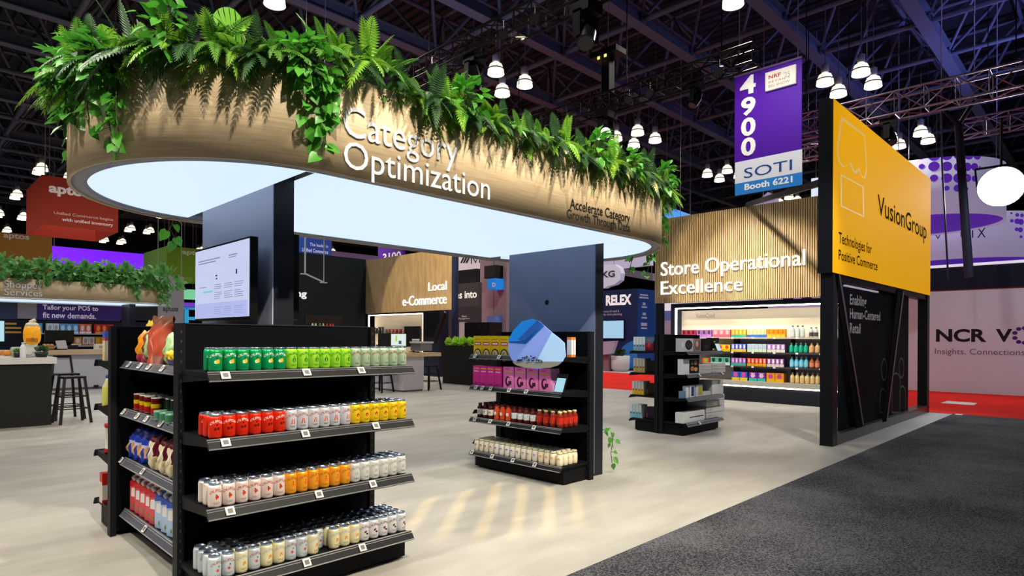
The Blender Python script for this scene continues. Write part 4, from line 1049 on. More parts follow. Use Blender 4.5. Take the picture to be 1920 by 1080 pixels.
# ================================================================== ELECTRONICS SHELF
Y3 = 4.235
def front_box(name, px0, px1, py0, py1, cols, decals, label, k, dep=.08, Yf=Y3, group='boxes on the electronics shelf', cat='box'):
    a, b = P(px0, py1, Y=Yf), P(px1, py1, Y=Yf); h = P(px0, py0, Y=Yf).z - P(px0, py1, Y=Yf).z
    return obj(name, box_pack(name, b.x - a.x, dep, h, cols, decals), ((a.x + b.x) / 2, Yf + dep / 2, SHZ[k]), 0, label, cat, group)
front_box('speaker_box', 1277, 1300, 637, 662, 'b9bcc4', [('o', .62, .5, .3, .38, '23252c'), ('o', .62, .5, .2, .26, '34363e'), (.05, .3, .2, .7, 'd2d4da')], 'grey box with dark round print on the electronics top shelf', 0)
front_box('phone_box', 1302, 1314, 638, 662, 'a08a84', [(.1, .1, .9, .9, '7a605a'), ('o', .4, .6, .2, .25, 'd8b8a8')], 'brown print box beside the grey speaker box', 0)
front_box('headset_box', 1317, 1332, 638, 662, '16181a', [(.2, .2, .8, .5, '2c3430')], 'black box between brown box and yellow-striped box', 0)
front_box('game_box', 1334, 1348, 637, 662, '111310', [(.15, .06, .85, .2, 'e8d81e'), ('o', .4, .65, .12, .12, 'd8d81e')], 'black box with yellow stripe on the electronics shelf', 0)
t = thing('shelf_tablet', 'small tilted tablet beside the yellow-striped black box', 'tablet', (P(1350, 658, Y=4.2).x, 4.2, SHZ[0]))
x0, x1 = P(1345, 658, Y=4.19).x, P(1353, 658, Y=4.19).x
part(MB().prism([(x0, 4.19, SHZ[0]), (x1, 4.19, SHZ[0]), (x1 - .02, 4.23, SHZ[0] + .13), (x0 - .02, 4.23, SHZ[0] + .13)], (0, .012, 0)), 'housing', black_m, t)
part(MB().poly([(x0 + .006, 4.189, SHZ[0] + .006), (x1 - .006, 4.189, SHZ[0] + .006), (x1 - .024, 4.228, SHZ[0] + .122), (x0 - .012, 4.228, SHZ[0] + .122)]), 'screen_panel', E('bfe4ee', .9), t)
front_box('laptop_box', 1278, 1311, 678, 707, 'dcdfe8', [(.42, .04, .98, .96, '12141a'), ('o', .78, .75, .09, .16, 'd89a5a'), ('o', .6, .35, .11, .16, 'c87a3a'), ('o', .8, .3, .1, .14, 'e0b070'), ('o', .58, .74, .06, .14, '4a8a8a')], 'white laptop box with dark butterfly picture', 1, .06)
for k in range(3):
    front_box('flat_box', 1312, 1334, 689, 695, 'd9d9d6', [(.05, .3, .4, .5, 'b8b8b6')], 'flat white box, %s from the bottom of the pile beside the laptop box' % ORD[k], 1, .2).location.z += .042 * k
    front_box('flat_box', 1336, 1360, 689, 695, 'dededb', [(.05, .3, .4, .5, 'c0c0bc')], 'flat white box, %s from the bottom of the outer pile' % ORD[k], 1, .2).location.z += .042 * k
for k, (a, b, c) in enumerate(((1286, 1291, '23262e'), (1293, 1302, '2a3a6a'), (1305, 1317, 'b8b83a'))):
    front_box('phone_box', a, b, 726, 748, 'dfe3ee', [(.35, .1, .9, .9, c)] if k else [], 'white phone box, %s on the electronics third shelf' % ORD[k], 2, .05)
front_box('small_box', 1280, 1286, 735, 748, '6a8aa8', [], 'small blue box beside the white phone boxes', 2, .06)
front_box('white_box', 1319, 1333, 735, 742, 'e2e2e0', [], 'low white box beside the tall white box, third shelf', 2, .12)
front_box('white_box', 1335, 1356, 716, 743, 'dcdcda', [('side', 0, 1, 'b4b8c8')], 'tall white box on the outer end of the third shelf', 2, .2)
front_box('console_box', 1281, 1321, 777, 797, 'e4e4e6', [(.28, .42, .95, .52, '121214')], 'long white box with black slot on the bottom electronics shelf', 3, .12, 4.21)
for k in range(4):
    a = front_box('white_carton', 1324, 1358, 778, 788, 'dfdfdd', [('side', 0, 1, 'b6bacb'), (.1, .4, .3, .6, 'c2c2c0')], 'big white carton, %s from the bottom of the pile' % ORD[k], 3, .3, 4.24, 'white cartons piled on the bottom shelf'); a.location.z += .083 * k
XB = 7.62
def slim(px0, px1, n, k, base, foot, label, h=.2):
    w = abs(P(px0, 700, X=XB).y - P(px1, 700, X=XB).y) / n
    me = box_pack('slim_box', w * .86, .16, h, base, [(0, 0, 1, .45, foot), (.25, .3, .75, .42, '4a5a6a')])
    for i in range(n):
        y = P(px0 + (px1 - px0) * (i + .5) / n, 700, X=XB).y
        obj('slim_box', me, (XB + .08, y, SHZ[k]), FACEX, label % ORD[i], 'box', 'slim boxes on the electronics shelf back')
slim(1187, 1209, 4, 0, 'd6e2ee', '8ab4d8', 'slim white and pale blue box, %s from the outer end, top shelf')
slim(1187, 1209, 4, 1, 'd8d6d0', 'c8a860', 'slim white and tan box, %s from the outer end, second shelf')
slim(1185, 1207, 4, 2, 'd8d8da', 'e8b81e', 'slim white and yellow box, %s from the outer end, third shelf', .19)
slim(1181, 1203, 4, 3, 'cfe0ea', '7ac0e0', 'slim white and sky blue box, %s from the outer end, bottom shelf', .19)
a = P(1217, 640, X=XB)
obj('slim_box', box_pack('slim_box', .14, .05, .2, '4a6a82', [(0, 0, 1, .55, '8a1e34'), ('o', .5, .4, .2, .2, 'c8384a'), (.25, .74, .7, .8, 'c86a6a')]), (XB + .03, a.y, SHZ[0]), FACEX, 'red and blue printed box beside the slim white boxes', 'box')
for k, (c, zz) in enumerate((('15161c', SHZ[1]), ('20140c', SHZ[2]), ('2a1638', SHZ[3]))):
    obj('dark_box', box_pack('dark_box', .2, .1, .17, c, [(.0, .1, .1, .5, ('2a2c34', '7a4a1a', 'b82a7a')[k])]), (XB + .07, 4.75, zz), FACEX, 'dark printed box behind the slim boxes on the %s' % SHN[k + 1], 'box', 'dark boxes on the electronics shelf back')

# ================================================================== LIT SHELF WALL AND SLATTED SIGN
XW = 12.85
sw = thing('shelf_wall', 'long cream shelf wall with light strips and colourful packs', 'shelf wall', (XW, 5.5, 0))
yl, yr = P(1265, 600, X=XW).y, 3.55
cream = mat('cream_board', (.66, .61, .52), .6); navyp = H('1c2438', .5); greysh = H('b9b4aa', .4)
part(MB().box((XW + .32, yr, .3), (XW + .36, yl, 1.97)), 'back_board', cream, sw)
part(MB().box((XW + .30, yr, .34), (XW + .319, P(1379, 700, X=XW).y + .1, 1.33)), 'rear_cladding', H('b4b0c4', .6), sw)
zt = P(1400, 573, X=XW).z
part(MB().box((XW, yr, zt), (XW + .4, yl + .1, zt + .1)).box((XW, yl, 0), (XW + .4, yl + .1, zt)), 'frame', navyp, sw)
part(MB().box((XW + .01, yr, zt - .025), (XW + .05, yl - .01, zt - .001)), 'light_strip', E('fff3de', 16), sw)
part(MB().box((XW + .02, yl - .03, .5), (XW + .06, yl - .002, zt - .03)), 'light_strip', E('fff3de', 10), sw)
shz = [P(1430, q, X=XW).z for q in (632.5, 660.5, 687.5)]
for k, z in enumerate(shz):
    sh = part(MB().box((XW + .01, yr, z - .03), (XW + .31, yl - .03, z)), 'shelf', greysh if k == 0 else H('3c3a40', .5), sw)
    mb = MB()
    for q in range(8):
        y = yr + .45 * q + .2; mb.box((XW + .002, y, z - .03), (XW + .009, y + .05, z + .005))
    part(mb, 'price_tag', tagw, sh)
zc = P(1430, 716, X=XW).z
part(MB().box((XW - .12, yr, zc - .09), (XW + .31, yl - .03, zc)), 'counter', greysh, sw)
part(MB().box((XW - .11, yr, zc - .115), (XW - .07, yl - .6, zc - .091)), 'light_strip', E('fff0d8', 8), sw)
part(MB().box((XW - .05, yr, .0), (XW + .3, yl - .03, zc - .09)), 'plinth', H('12151f', .5), sw)
mb = MB()
for px in (1378, 1383, 1486):
    y = P(px, 650, X=XW + .25).y; mb.box((XW + .25, y - .03, zc), (XW + .3, y + .03, shz[0]))
part(mb, 'upright', black_m, sw)
ptext(sw, 'VusionCloud', H('8a7860', .6), 1305, 1340, 588, 596, X=XW + .32, dx=0)
def wallrow(px0, px1, n, k, h, kind, c1, c2, c3, label, d=.1):
    z = (shz + [zc])[k]; Xp = XW + .07
    ya_, yb2 = P(px0, 650, X=Xp).y, P(px1, 650, X=Xp).y; w = (ya_ - yb2) / n
    if kind == 'box':
        me = box_pack('pack', w * .95, d, h, c1, [(0, 0, 1, .34, c2), ('o', .5, .62, .28, .24, c3), (.2, .84, .8, .92, c3), ('side', 0, 1, c1)])
    else:
        mb = MB(); r = w * .46; mb.lathe([(r * .9, 0), (r, .01), (r, h * .62), (r * .5, h * .8), (r * .35, h * .9)], 14, ms=[0, 0, 0, 0]); mb.lathe([(r * .42, h * .9), (r * .42, h)], 12, 1)
        mb.lathe([(r * 1.01, h * .12), (r * 1.01, h * .5)], 14, 2, caps=False); me = mb.mesh('bottle', [H(c, .3) for c in (c1, c2, c3)])
    nm = 'pack' if kind == 'box' else 'bottle'
    for i in range(n):
        obj('product_' + nm, me, (Xp + d / 2, ya_ - w * (i + .5), z), FACEX, '%s, %s of its kind, lit wall %s' % (label, ORD[i], SHN[k] if k < 3 else 'counter'), nm, 'products on the lit shelf wall')
wallrow(1278, 1304, 3, 0, .165, 'box', 'c83a5a', 'e07a94', '5a1a2a', 'crimson pack')
wallrow(1306, 1334, 3, 0, .165, 'box', 'a070c8', 'b87ad8', '5a3a4a', 'purple pack')
wallrow(1336, 1369, 3, 0, .165, 'box', 'ee7a94', 'e8607e', 'f2b0bc', 'pink pack')
wallrow(1371, 1399, 4, 0, .17, 'box', 'f09a2a', '2aa890', 'f2c86a', 'orange pack with teal foot')
wallrow(1401, 1437, 5, 0, .17, 'box', 'e4dcb0', '2a6ac0', 'c8b07a', 'cream pack with blue foot')
wallrow(1438, 1472, 4, 0, .17, 'box', 'f29a1e', 'f2b43a', 'd86a2a', 'orange pack')
wallrow(1480, 1508, 3, 0, .24, 'bottle', 'b4bec4', '3a3a40', 'c8d0d4', 'tall grey bottle')
wallrow(1515, 1533, 2, 0, .2, 'bottle', 'a8b0b4', '2a2a2e', '4a4448', 'grey bottle with dark label')
wallrow(1345, 1369, 2, 1, .15, 'box', 'f0d02a', 'd8b81e', 'c84a3a', 'yellow pack', .14)
wallrow(1371, 1399, 4, 1, .17, 'box', '3a56c8', 'e8c83a', 'dfe0f4', 'blue pack with yellow foot')
wallrow(1401, 1437, 5, 1, .17, 'box', '9ad0dc', 'c8dcc0', 'c8a8d8', 'pale blue pack')
wallrow(1438, 1472, 4, 1, .17, 'box', 'a878c8', 'd0d4c8', 'e4d8ec', 'lilac pack')
wallrow(1478, 1514, 4, 1, .2, 'bottle', '1a9a82', 'd8eae6', '22b094', 'teal bottle')
wallrow(1515, 1537, 2, 1, .2, 'bottle', 'b8946a', 'd8b88a', 'c8a47a', 'amber bottle')
wallrow(1317, 1330, 1, 2, .15, 'box', 'e85a3a', 'e8a83a', '8ab84a', 'orange-red pack', .12)
wallrow(1332, 1369, 3, 2, .17, 'box', '5ac0a4', 'dceee6', '2a3a3a', 'mint pack with dark print', .12)
wallrow(1371, 1399, 4, 2, .17, 'box', 'a84ac0', '4ac0a8', 'e4d0ec', 'purple pack with teal foot')
wallrow(1401, 1437, 5, 2, .17, 'box', 'e2362a', 'f2b01e', 'f0c0a8', 'red pack with yellow foot')
wallrow(1438, 1470, 4, 2, .17, 'box', '8a4a9a', 'd8d0dc', 'ece4ee', 'plum and white pack')
wallrow(1479, 1515, 4, 2, .22, 'bottle', '5ab8e0', 'd8f0fa', '8ad0ec', 'sky blue bottle')
wallrow(1516, 1537, 2, 2, .21, 'bottle', 'a8583a', 'e0b08a', 'd8906a', 'brown bottle')
wallrow(1372, 1402, 2, 3, .19, 'box', '1e62d0', 'f2d02a', 'e84a9a', 'big blue pack', .16)
wallrow(1404, 1436, 2, 3, .19, 'box', '7a2aa8', '3ac0b0', 'f0c8dc', 'big purple pack', .16)
wallrow(1437, 1470, 2, 3, .19, 'box', 'f29a1e', 'f2c02a', 'c84a8a', 'big orange pack', .16)
wallrow(1480, 1537, 6, 3, .22, 'bottle', 'e8d4a0', 'c8e0c0', 'f0c88a', 'cream bottle')
# second part of the wall seen through the gap in the tower frame
for k, c in enumerate(('1a8a5a', '3a6ad0', '2a6ae0')):
    obj('product_pack', box_pack('pack', .3, .1, .17, c, [(0, 0, 1, .3, 'd8d8e0')]), (XW + .12, 3.66, shz[1] if k == 0 else (shz[2] if k == 1 else zc)), FACEX, ('green', 'blue', 'bright blue')[k] + ' pack seen through the slit of the yellow tower frame', 'pack', 'products on the lit shelf wall')
# slatted sign
XS = 12.7
ss = thing('slat_sign', 'big slatted oak sign board reading Store Operational Excellence', 'sign', (XS, 5.8, 2.1))
sl_l, sl_r = P(1226.7, 569, X=XS).y, 3.5; zs0, zs1 = P(1226.7, 569, X=XS).z, P(1535.6, 366.7, X=XS).z
slat_m = wood('slat_oak', (.40, .27, .13), (.58, .42, .23), 'z', 2.0, 10)
mb = MB(); n = 98; w = (sl_l - sl_r) / n
for i in range(n): y = sl_r + w * i; mb.box((XS, y, zs0), (XS + .03, y + w * .66, zs1))
part(mb, 'slats', slat_m, ss)
part(MB().box((XS + .03, sl_r, zs0), (XS + .1, sl_l, zs1)), 'backing_board', H('2a1f14', .7), ss)
wl = E('fffdf4', 1.15)
ptext(ss, 'Store Operational', wl, 1240, 1510, 492, 526, X=XS, bold=.004, thick=.03)
ptext(ss, 'Excellence', wl, 1240, 1393, 528, 553, X=XS, bold=.004, thick=.03)
t = thing('sign_post', 'dark square post under the free end of the slatted sign', 'post', (XS + .1, P(1234, 600, X=XS).y, 0))
part(MB().box((XS + .02, P(1240, 600, X=XS).y, .02), (XS + .14, P(1229, 600, X=XS).y, zs0)), 'shaft', H('12161f', .4), t)
part(MB().box((XS - .03, P(1242, 600, X=XS).y, 0), (XS + .19, P(1227, 600, X=XS).y, .02)), 'foot_plate', H('12161f', .4), t)

# ================================================================== YELLOW TOWER
tw = thing('sign_tower', 'tall black portal frame carrying the yellow VusionGroup sign', 'sign tower', (10.7, 2.6, 0))
frame_m = mat('tower_frame', (.008, .009, .013), .4, spec=.15); YT = 2.53; YB = 2.68
part(MB().box((8.13, YT, 0), (8.30, YB, 2.125)), 'post', frame_m, tw)
part(MB().box((13.20, YT, 0), (13.37, YB, 2.125)), 'post', frame_m, tw)
part(MB().box((8.30, YT, 0), (13.20, YB, .13)), 'bottom_rail', mat('tower_rail', (.045, .043, .046), .28, .3), tw)
part(MB().box((8.30, YT + .02, 2.04), (13.20, YB, 2.125)), 'cross_rail', frame_m, tw)
sg = part(MB().box((8.09, YT, 2.125), (13.38, YB + .02, 4.24)), 'sign_box', frame_m, tw)
yel = mat('sign_yellow', srgb('f2ac00'), .7, emit=srgb('f5b200'), es=.5, spec=.08)  # emission put into the yellow to lift its tone
part(MB().box((8.092, YT - .006, 2.127), (13.378, YT, 4.238)), 'yellow_face', yel, sg, 'yellow face with glow put into its colour')
YF = YT - .006
inkv = H('1c1410', .9, spec=.05)
ptext(sg, 'VusionGroup', inkv, 1645, 1737, 363, 414, Y=YF, bold=.01)
ptext(sg, 'Technologies for', inkv, 1572, 1634, 434, 462, Y=YF, bold=.012)
ptext(sg, 'Positive Commerce', inkv, 1572, 1645, 467, 487, Y=YF, bold=.012)
def outline_poly(mb, pts, Y, w=3.0, m=0):          # a thin band along a closed pixel outline
    c = (sum(p[0] for p in pts) / len(pts), sum(p[1] for p in pts) / len(pts)); n = len(pts)
    a = [P(x, y, Y=Y) for x, y in pts]; cc = P(*c, Y=Y)
    b = [p + (cc - p).normalized() * w for p in a]
    return mb.add([p + Vector((0, -.002, 0)) for p in a + b], [(i, (i + 1) % n, n + (i + 1) % n, n + i) for i in range(n)], m)
line_m = mat('sign_line', srgb('f6d98a'), .5, emit=srgb('f6d98a'), es=.3)
mb = MB()
outline_poly(mb, [(1578, 219), (1621, 252), (1624, 290), (1626, 318), (1622, 336), (1616, 332), (1612, 318), (1609, 322), (1603, 327), (1597, 318), (1593, 306), (1588, 311), (1580, 314), (1572, 303), (1569, 280), (1573, 250)], YF, .05)
outline_poly(mb, [(1576, 326), (1619, 350), (1620, 408), (1576, 387)], YF, .05)
part(mb, 'shop_outline', line_m, sg)
# the black graphic panel in the frame
YP = 2.60
dp = part(MB().box((P(1577, 700, Y=YP).x, YP, .13), (P(1703, 700, Y=YP).x, YP + .04, 2.04)), 'graphic_panel', mat('panel_ink', (.006, .009, .015), .7, spec=.08), tw)
lt = H('d8dcec', .4)
ptext(dp, 'Enabling', lt, 1593, 1624, 551, 577, Y=YP, bold=.02)
ptext(dp, 'Human-Centered', lt, 1593, 1650, 578, 597, Y=YP, bold=.02)
ptext(dp, 'Retail', lt, 1593, 1613, 605, 625, Y=YP, bold=.02)
grn = H('4d7466', .5); mb = MB()
def ringpx(cx, cy, rx, ry): outline_poly(mb, [(cx + rx * math.cos(q * PI / 9), cy + ry * math.sin(q * PI / 9)) for q in range(18)], YP, .03)
ringpx(1657.5, 693, 5.5, 22); ringpx(1690, 690, 5, 20); ringpx(1675, 652, 4, 26)
for cx, w_, top in ((1655, 6, 727), (1680, 8, 698), (1692, 6, 722)):
    pts = [(cx - w_, 775)] + [(cx - w_ * math.cos(q * PI / 8), top + 18 - 18 * math.sin(q * PI / 8)) for q in range(9)] + [(cx + w_, 775)]
    outline_poly(mb, pts, YP, .03)
part(mb, 'people_outline', grn, dp)
barm = mat('tower_bar', (.004, .004, .006), .8, spec=.05); mauve = H('5a5068', .3)
for pts, lite in (([(1566, 513), (1577, 515), (1622, 797), (1606, 803)], [(1575, 515), (1578, 515), (1622.5, 797), (1620, 798)]), ([(1685, 542), (1697, 546), (1666, 789), (1655, 792)], [(1695.5, 546), (1698, 546), (1666.5, 789), (1664.5, 789)])):
    mb = MB(); ppoly(mb, [(x - 2.5, y) for x, y in pts], Y=YT + .012, th=.012); part(mb, 'diagonal_brace', barm, tw)
    mb = MB(); ppoly(mb, [(x - 2.5, y) for x, y in lite], Y=YT - .001, th=.003); part(mb, 'brace_edge', mauve, tw)
a = P(1578, 524, Y=YT + .05)
part(MB().box((a.x + .1, YT + .03, 2.0), (a.x + 1.6, YT + .06, 2.02)), 'light_strip', E('a8a2b4', .8), tw)
# arm between tower and slatted sign
t = thing('stay_arm', 'thin black stay running from the yellow tower to the slatted sign', 'stay', (8.3, 2.65, 3.4))
p0 = P(1537, 322, X=8.6); p0 = Vector((8.5, 2.76, P(1537, 322, Y=2.64).z)); p1 = P(1400, 386, X=XS + .06); p1.z = zs1 + .05
part(MB().bar(p0, p1, .05, .09), 'bar', black_m, t)

# ================================================================== BOOTH BANNER
XK = 15.0
bn = thing('booth_banner', 'tall purple hanging banner with white numerals and blue foot', 'banner', P(1440, 240, X=XK))
def bpan(name, ya_, yb2, m, dep=.03, lab=None, px0=1378, px1=1503.5):
    a = P(px0, ya_, X=XK); b = P(px0, yb2, X=XK); c = P(px1, ya_, X=XK)
    return part(MB().box((XK, c.y, b.z), (XK + dep, a.y, a.z)), name, m, bn, lab)
pur = mat('banner_purple', srgb('5010a8'), .6, emit=srgb('5a14b4'), es=.15)  # unlit fabric; a faint glow is put into the banner colours
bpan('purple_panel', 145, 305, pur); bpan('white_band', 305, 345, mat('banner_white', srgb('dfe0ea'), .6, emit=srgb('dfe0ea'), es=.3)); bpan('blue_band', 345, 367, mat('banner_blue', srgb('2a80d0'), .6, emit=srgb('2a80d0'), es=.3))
part(MB().tube(P(1377, 145, X=XK - .01), P(1504, 107, X=XK - .01), .03, n=8), 'top_rod', H('8a6ab8', .4), bn)
nm_w = H('f4f2ec', .5, emit=(.9, .9, .85), es=.3)
for ch, ya_, yb2 in (('4', 147, 181), ('9', 186, 220), ('0', 224, 258), ('0', 261, 295)):
    ptext(bn, ch, nm_w, 1388 if ch == '4' else 1390, 1417, ya_, yb2, X=XK - .002, bold=.03, thick=.02)
blu = H('2a5aa8', .5)
ptext(bn, 'SOTI', blu, 1395, 1485, 316, 335, X=XK - .002)
ptext(bn, 'Booth 6221', nm_w, 1396, 1486, 345, 357, X=XK - .003, bold=.03)
a = P(1435, 137, X=XK - .06); b = P(1435, 171, X=XK - .06); c = P(1492, 137, X=XK - .06)
bx_ = part(MB().box((XK - .06, c.y, b.z), (XK, a.y, a.z)), 'show_logo_box', mat('logo_box', srgb('e4dfd4'), .5, emit=srgb('e4dfd4'), es=.3), bn)
ptext(bx_, 'NRF', H('c8502a', .5), 1441, 1464, 142, 149, X=XK - .062, bold=.03)
ptext(bx_, "'25", H('b8b0a8', .5), 1469, 1481, 136, 146, X=XK - .062)
ptext(bx_, "RETAIL'S", H('b0785a', .5), 1441, 1481, 153, 157, X=XK - .062)
ptext(bx_, 'BIG SHOW', H('b0785a', .5), 1441, 1481, 160, 165, X=XK - .062)
for q in (1386, 1496):
    a = P(q, 135, X=XK); part(MB().tube((XK, a.y, P(q, 143 if q < 1400 else 110, X=XK).z), (XK, a.y, 13.12), .012, n=5), 'hanging_wire', grey_m, bn)

# ================================================================== WHITE RINGS, WALL AND LIGHT OF THE NEIGHBOUR STAND
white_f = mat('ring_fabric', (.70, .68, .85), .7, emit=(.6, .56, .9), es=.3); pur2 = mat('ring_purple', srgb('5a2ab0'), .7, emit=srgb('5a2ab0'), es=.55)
def raycyl(px, py, c, r):
    d = ray(px, py); a = d.x ** 2 + d.y ** 2; o = EYEP - c; b = 2 * (o.x * d.x + o.y * d.y); cc = o.x ** 2 + o.y ** 2 - r * r
    D = b * b - 4 * a * cc
    if D < 0: return None
    return EYEP + d * ((-b - math.sqrt(D)) / (2 * a))
def hang_ring(label, c, r, z0, z1, dots):
    t = thing('hanging_ring_sign', label, 'sign', (c.x, c.y, z0))
    mb = MB(); n = 64; po = [(c.x + r * math.cos(2 * PI * i / n), c.y + r * math.sin(2 * PI * i / n)) for i in range(n)]; pi_ = [(c.x + (r - .06) * math.cos(2 * PI * i / n), c.y + (r - .06) * math.sin(2 * PI * i / n)) for i in range(n)]
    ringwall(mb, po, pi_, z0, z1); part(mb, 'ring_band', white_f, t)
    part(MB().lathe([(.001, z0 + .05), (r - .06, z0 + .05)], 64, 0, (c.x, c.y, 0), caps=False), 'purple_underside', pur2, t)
    mb = MB()
    for px, py, rad in dots:
        q = raycyl(px, py, c, r)
        if not q: continue
        rad *= .74; th = math.atan2(q.y - c.y, q.x - c.x); pts = []
        for k in range(16):
            a = 2 * PI * k / 16; zz = q.z + rad * math.sin(a)
            if zz > z1: zz = z1
            pts.append((c.x + (r + .008) * math.cos(th + rad * math.cos(a) / r), c.y + (r + .008) * math.sin(th + rad * math.cos(a) / r), zz))
        mb.add(pts, [tuple(range(16))])
    part(mb, 'dots', pur2, t)
    for k in range(3):
        a = 2 * PI * k / 3 + .5; part(MB().tube((c.x + r * .9 * math.cos(a), c.y + r * .9 * math.sin(a), z1 - .02), (c.x + r * .9 * math.cos(a), c.y + r * .9 * math.sin(a), 13.12), .012, n=5), 'hanging_wire', grey_m, t)
    return t
c1 = Vector((23.6, 4.8, 0)); c2 = Vector((29.36, 4.56, 0))
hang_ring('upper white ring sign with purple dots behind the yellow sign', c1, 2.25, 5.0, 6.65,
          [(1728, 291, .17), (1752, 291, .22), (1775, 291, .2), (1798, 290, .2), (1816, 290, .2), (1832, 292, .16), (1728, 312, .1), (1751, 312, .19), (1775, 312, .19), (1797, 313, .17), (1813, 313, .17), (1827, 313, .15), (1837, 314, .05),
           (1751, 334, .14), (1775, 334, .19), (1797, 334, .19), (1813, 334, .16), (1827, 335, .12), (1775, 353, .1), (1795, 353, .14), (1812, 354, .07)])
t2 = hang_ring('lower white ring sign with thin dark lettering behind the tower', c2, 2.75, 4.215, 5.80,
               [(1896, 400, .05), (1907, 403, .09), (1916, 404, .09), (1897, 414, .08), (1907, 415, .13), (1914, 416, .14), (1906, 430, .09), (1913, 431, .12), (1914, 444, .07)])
mb = MB()
for ch, a0, a1, tp, bt in (('V', 1753, 1765, 439, 449), ('Y', 1797, 1807, 432, 444), ('I', 1822, 1824.5, 430, 446), ('X', 1832, 1848, 428, 446)):
    vs, fs, x0, x1, y0, y1 = text2d(ch, .0); q0 = raycyl(a0, bt, c2, 2.75); q1 = raycyl(a1, bt, c2, 2.75); qt = raycyl(a0, tp, c2, 2.75)
    th0 = math.atan2(q0.y - c2.y, q0.x - c2.x); th1 = math.atan2(q1.y - c2.y, q1.x - c2.x)
    if th1 < th0 - PI: th1 += 2 * PI
    if th0 < th1 - PI: th0 += 2 * PI
    mb.add([(c2.x + 2.765 * math.cos(th0 + (th1 - th0) * (x - x0) / (x1 - x0)), c2.y + 2.765 * math.sin(th0 + (th1 - th0) * (x - x0) / (x1 - x0)), q0.z + (qt.z - q0.z) * (y - y0) / (y1 - y0)) for x, y, z in vs], fs)
part(mb, 'lettering', H('3a3f8a', .5), t2)
XN = 19.0
nw = thing('voyix_wall', 'pink-lit white stand wall with large black lettering', 'stand wall', (XN, 2.0, 0))
part(MB().box((XN, -3.0, .0), (XN + .15, 4.6, 2.595)), 'wall_panel', mat('stand_white', (.60, .60, .68), .6), nw)
part(MB().box((XN - .03, -3.0, 2.595), (XN + .15, 4.6, 3.115)), 'header_band', H('10142a', .5), nw)
part(MB().box((XN - .02, -3.0, 3.17), (XN + .05, 4.6, 3.24)), 'white_rail', mat('rail_white', (.7, .7, .8), .5, emit=(.7, .7, .85), es=.6), nw)
part(MB().box((XN - .02, -3.0, 3.115), (XN + .0, 4.6, 3.17)), 'dark_rail', H('1a1c2a', .5), nw)
ink = H('14101c', .5)
ptext(nw, 'NCR', ink, 1755, 1850, 617, 641, X=XN, bold=.035)
ptext(nw, 'V', ink, 1867, 1898, 617, 641, X=XN, bold=.035)
mb = MB()
for k in range(9):
    a = 2 * PI * k / 9; c = P(1918 + 16 * math.cos(a), 629 + 14 * math.sin(a), X=XN)
    mb.poly([(XN - .004, c.y + .05 * math.cos(-q * PI / 8), c.z + .045 * math.sin(-q * PI / 8)) for q in range(16)])
part(mb, 'letter_o_dots', H('4a1a78', .5), nw)
ptext(nw, 'Insights. Connections.', H('6a5a66', .5), 1753, 1926, 653, 667, X=XN)
t = thing('floor_sticker', 'white strip lying on the red carpet before the lettered wall', 'floor strip', P(1798, 756, Z=.003))
part(MB().prism([P(x, y, Z=.003) for x, y in ((1764, 756), (1776, 752), (1832, 756), (1826, 760))], (0, 0, .004)), 'strip', H('e8e2dc', .5), t)
t = thing('floor_sticker', 'small white strip at the corner of carpet and pale floor', 'floor strip', P(1796, 778, Z=.006))
part(MB().prism([P(x, y, Z=.006) for x, y in ((1790, 777.5), (1793, 776), (1806, 777), (1803, 778.6))], (0, 0, .004)), 'strip', H('e8e2dc', .5), t)
# bright flood lamp
XL = 20.5
c = P(1877, 350, X=XL); d = (EYEP - c).normalized()
t = thing('flood_light', 'dazzling white flood light hanging beside the white ring signs', 'stage light', c)
part(MB().tube(c - d * .35, c, .3, .52, 28), 'reflector_housing', H('20222a', .3), t)
part(MB().tube(c, c + d * .02, .5, n=28), 'lens', E('f2f6ff', 28.0), t, 'dazzling round lens')
part(MB().bar(c + Vector((0, -.55, .55)), c + Vector((0, .55, .55)), .05, .05).bar(c + Vector((0, -.55, .55)), c + Vector((0, -.5, 0)), .04, .04).bar(c + Vector((0, .55, .55)), c + Vector((0, .5, 0)), .04, .04).tube(c + Vector((0, 0, .55)), (c.x, c.y, 7.12), .03), 'bracket', black_m, t)
spot('flood_light_beam', c + d * .06, (4, 2.6, .2), 1500, (.85, .9, 1), 50, .5, .4)
# dark hanging mast with cables before the rings
t = thing('cable_mast', 'dark vertical mast wrapped with cables before the ring signs', 'mast', P(1806, 505, X=18.0))
a = P(1797, 235, X=18.0); b = P(1817, 520, X=18.0)
part(MB().tube(a, b, .09, .10, 10), 'mast_tube', H('262c40', .6), t)
part(MB().tube(a, a + Vector((0, .35, .55)), .05, n=6).tube(a, a + Vector((0, -.3, .5)), .05, n=6), 'fork', H('262c40', .6), t)
wires(t, a + Vector((0, .35, .55)), a + Vector((0, -.3, .5)))
t = thing('hanging_cable', 'thin dark cable hanging in front of the upper ring sign', 'cable', P(1770, 500, X=18.2))
part(MB().tube(P(1765, 150, X=18.2), P(1766, 300, X=18.2), .02, n=5).tube(P(1766, 300, X=18.2), P(1778, 525, X=18.2), .022, n=5), 'cable', H('343a52', .6), t)
wires(t, P(1765, 152, X=18.2))

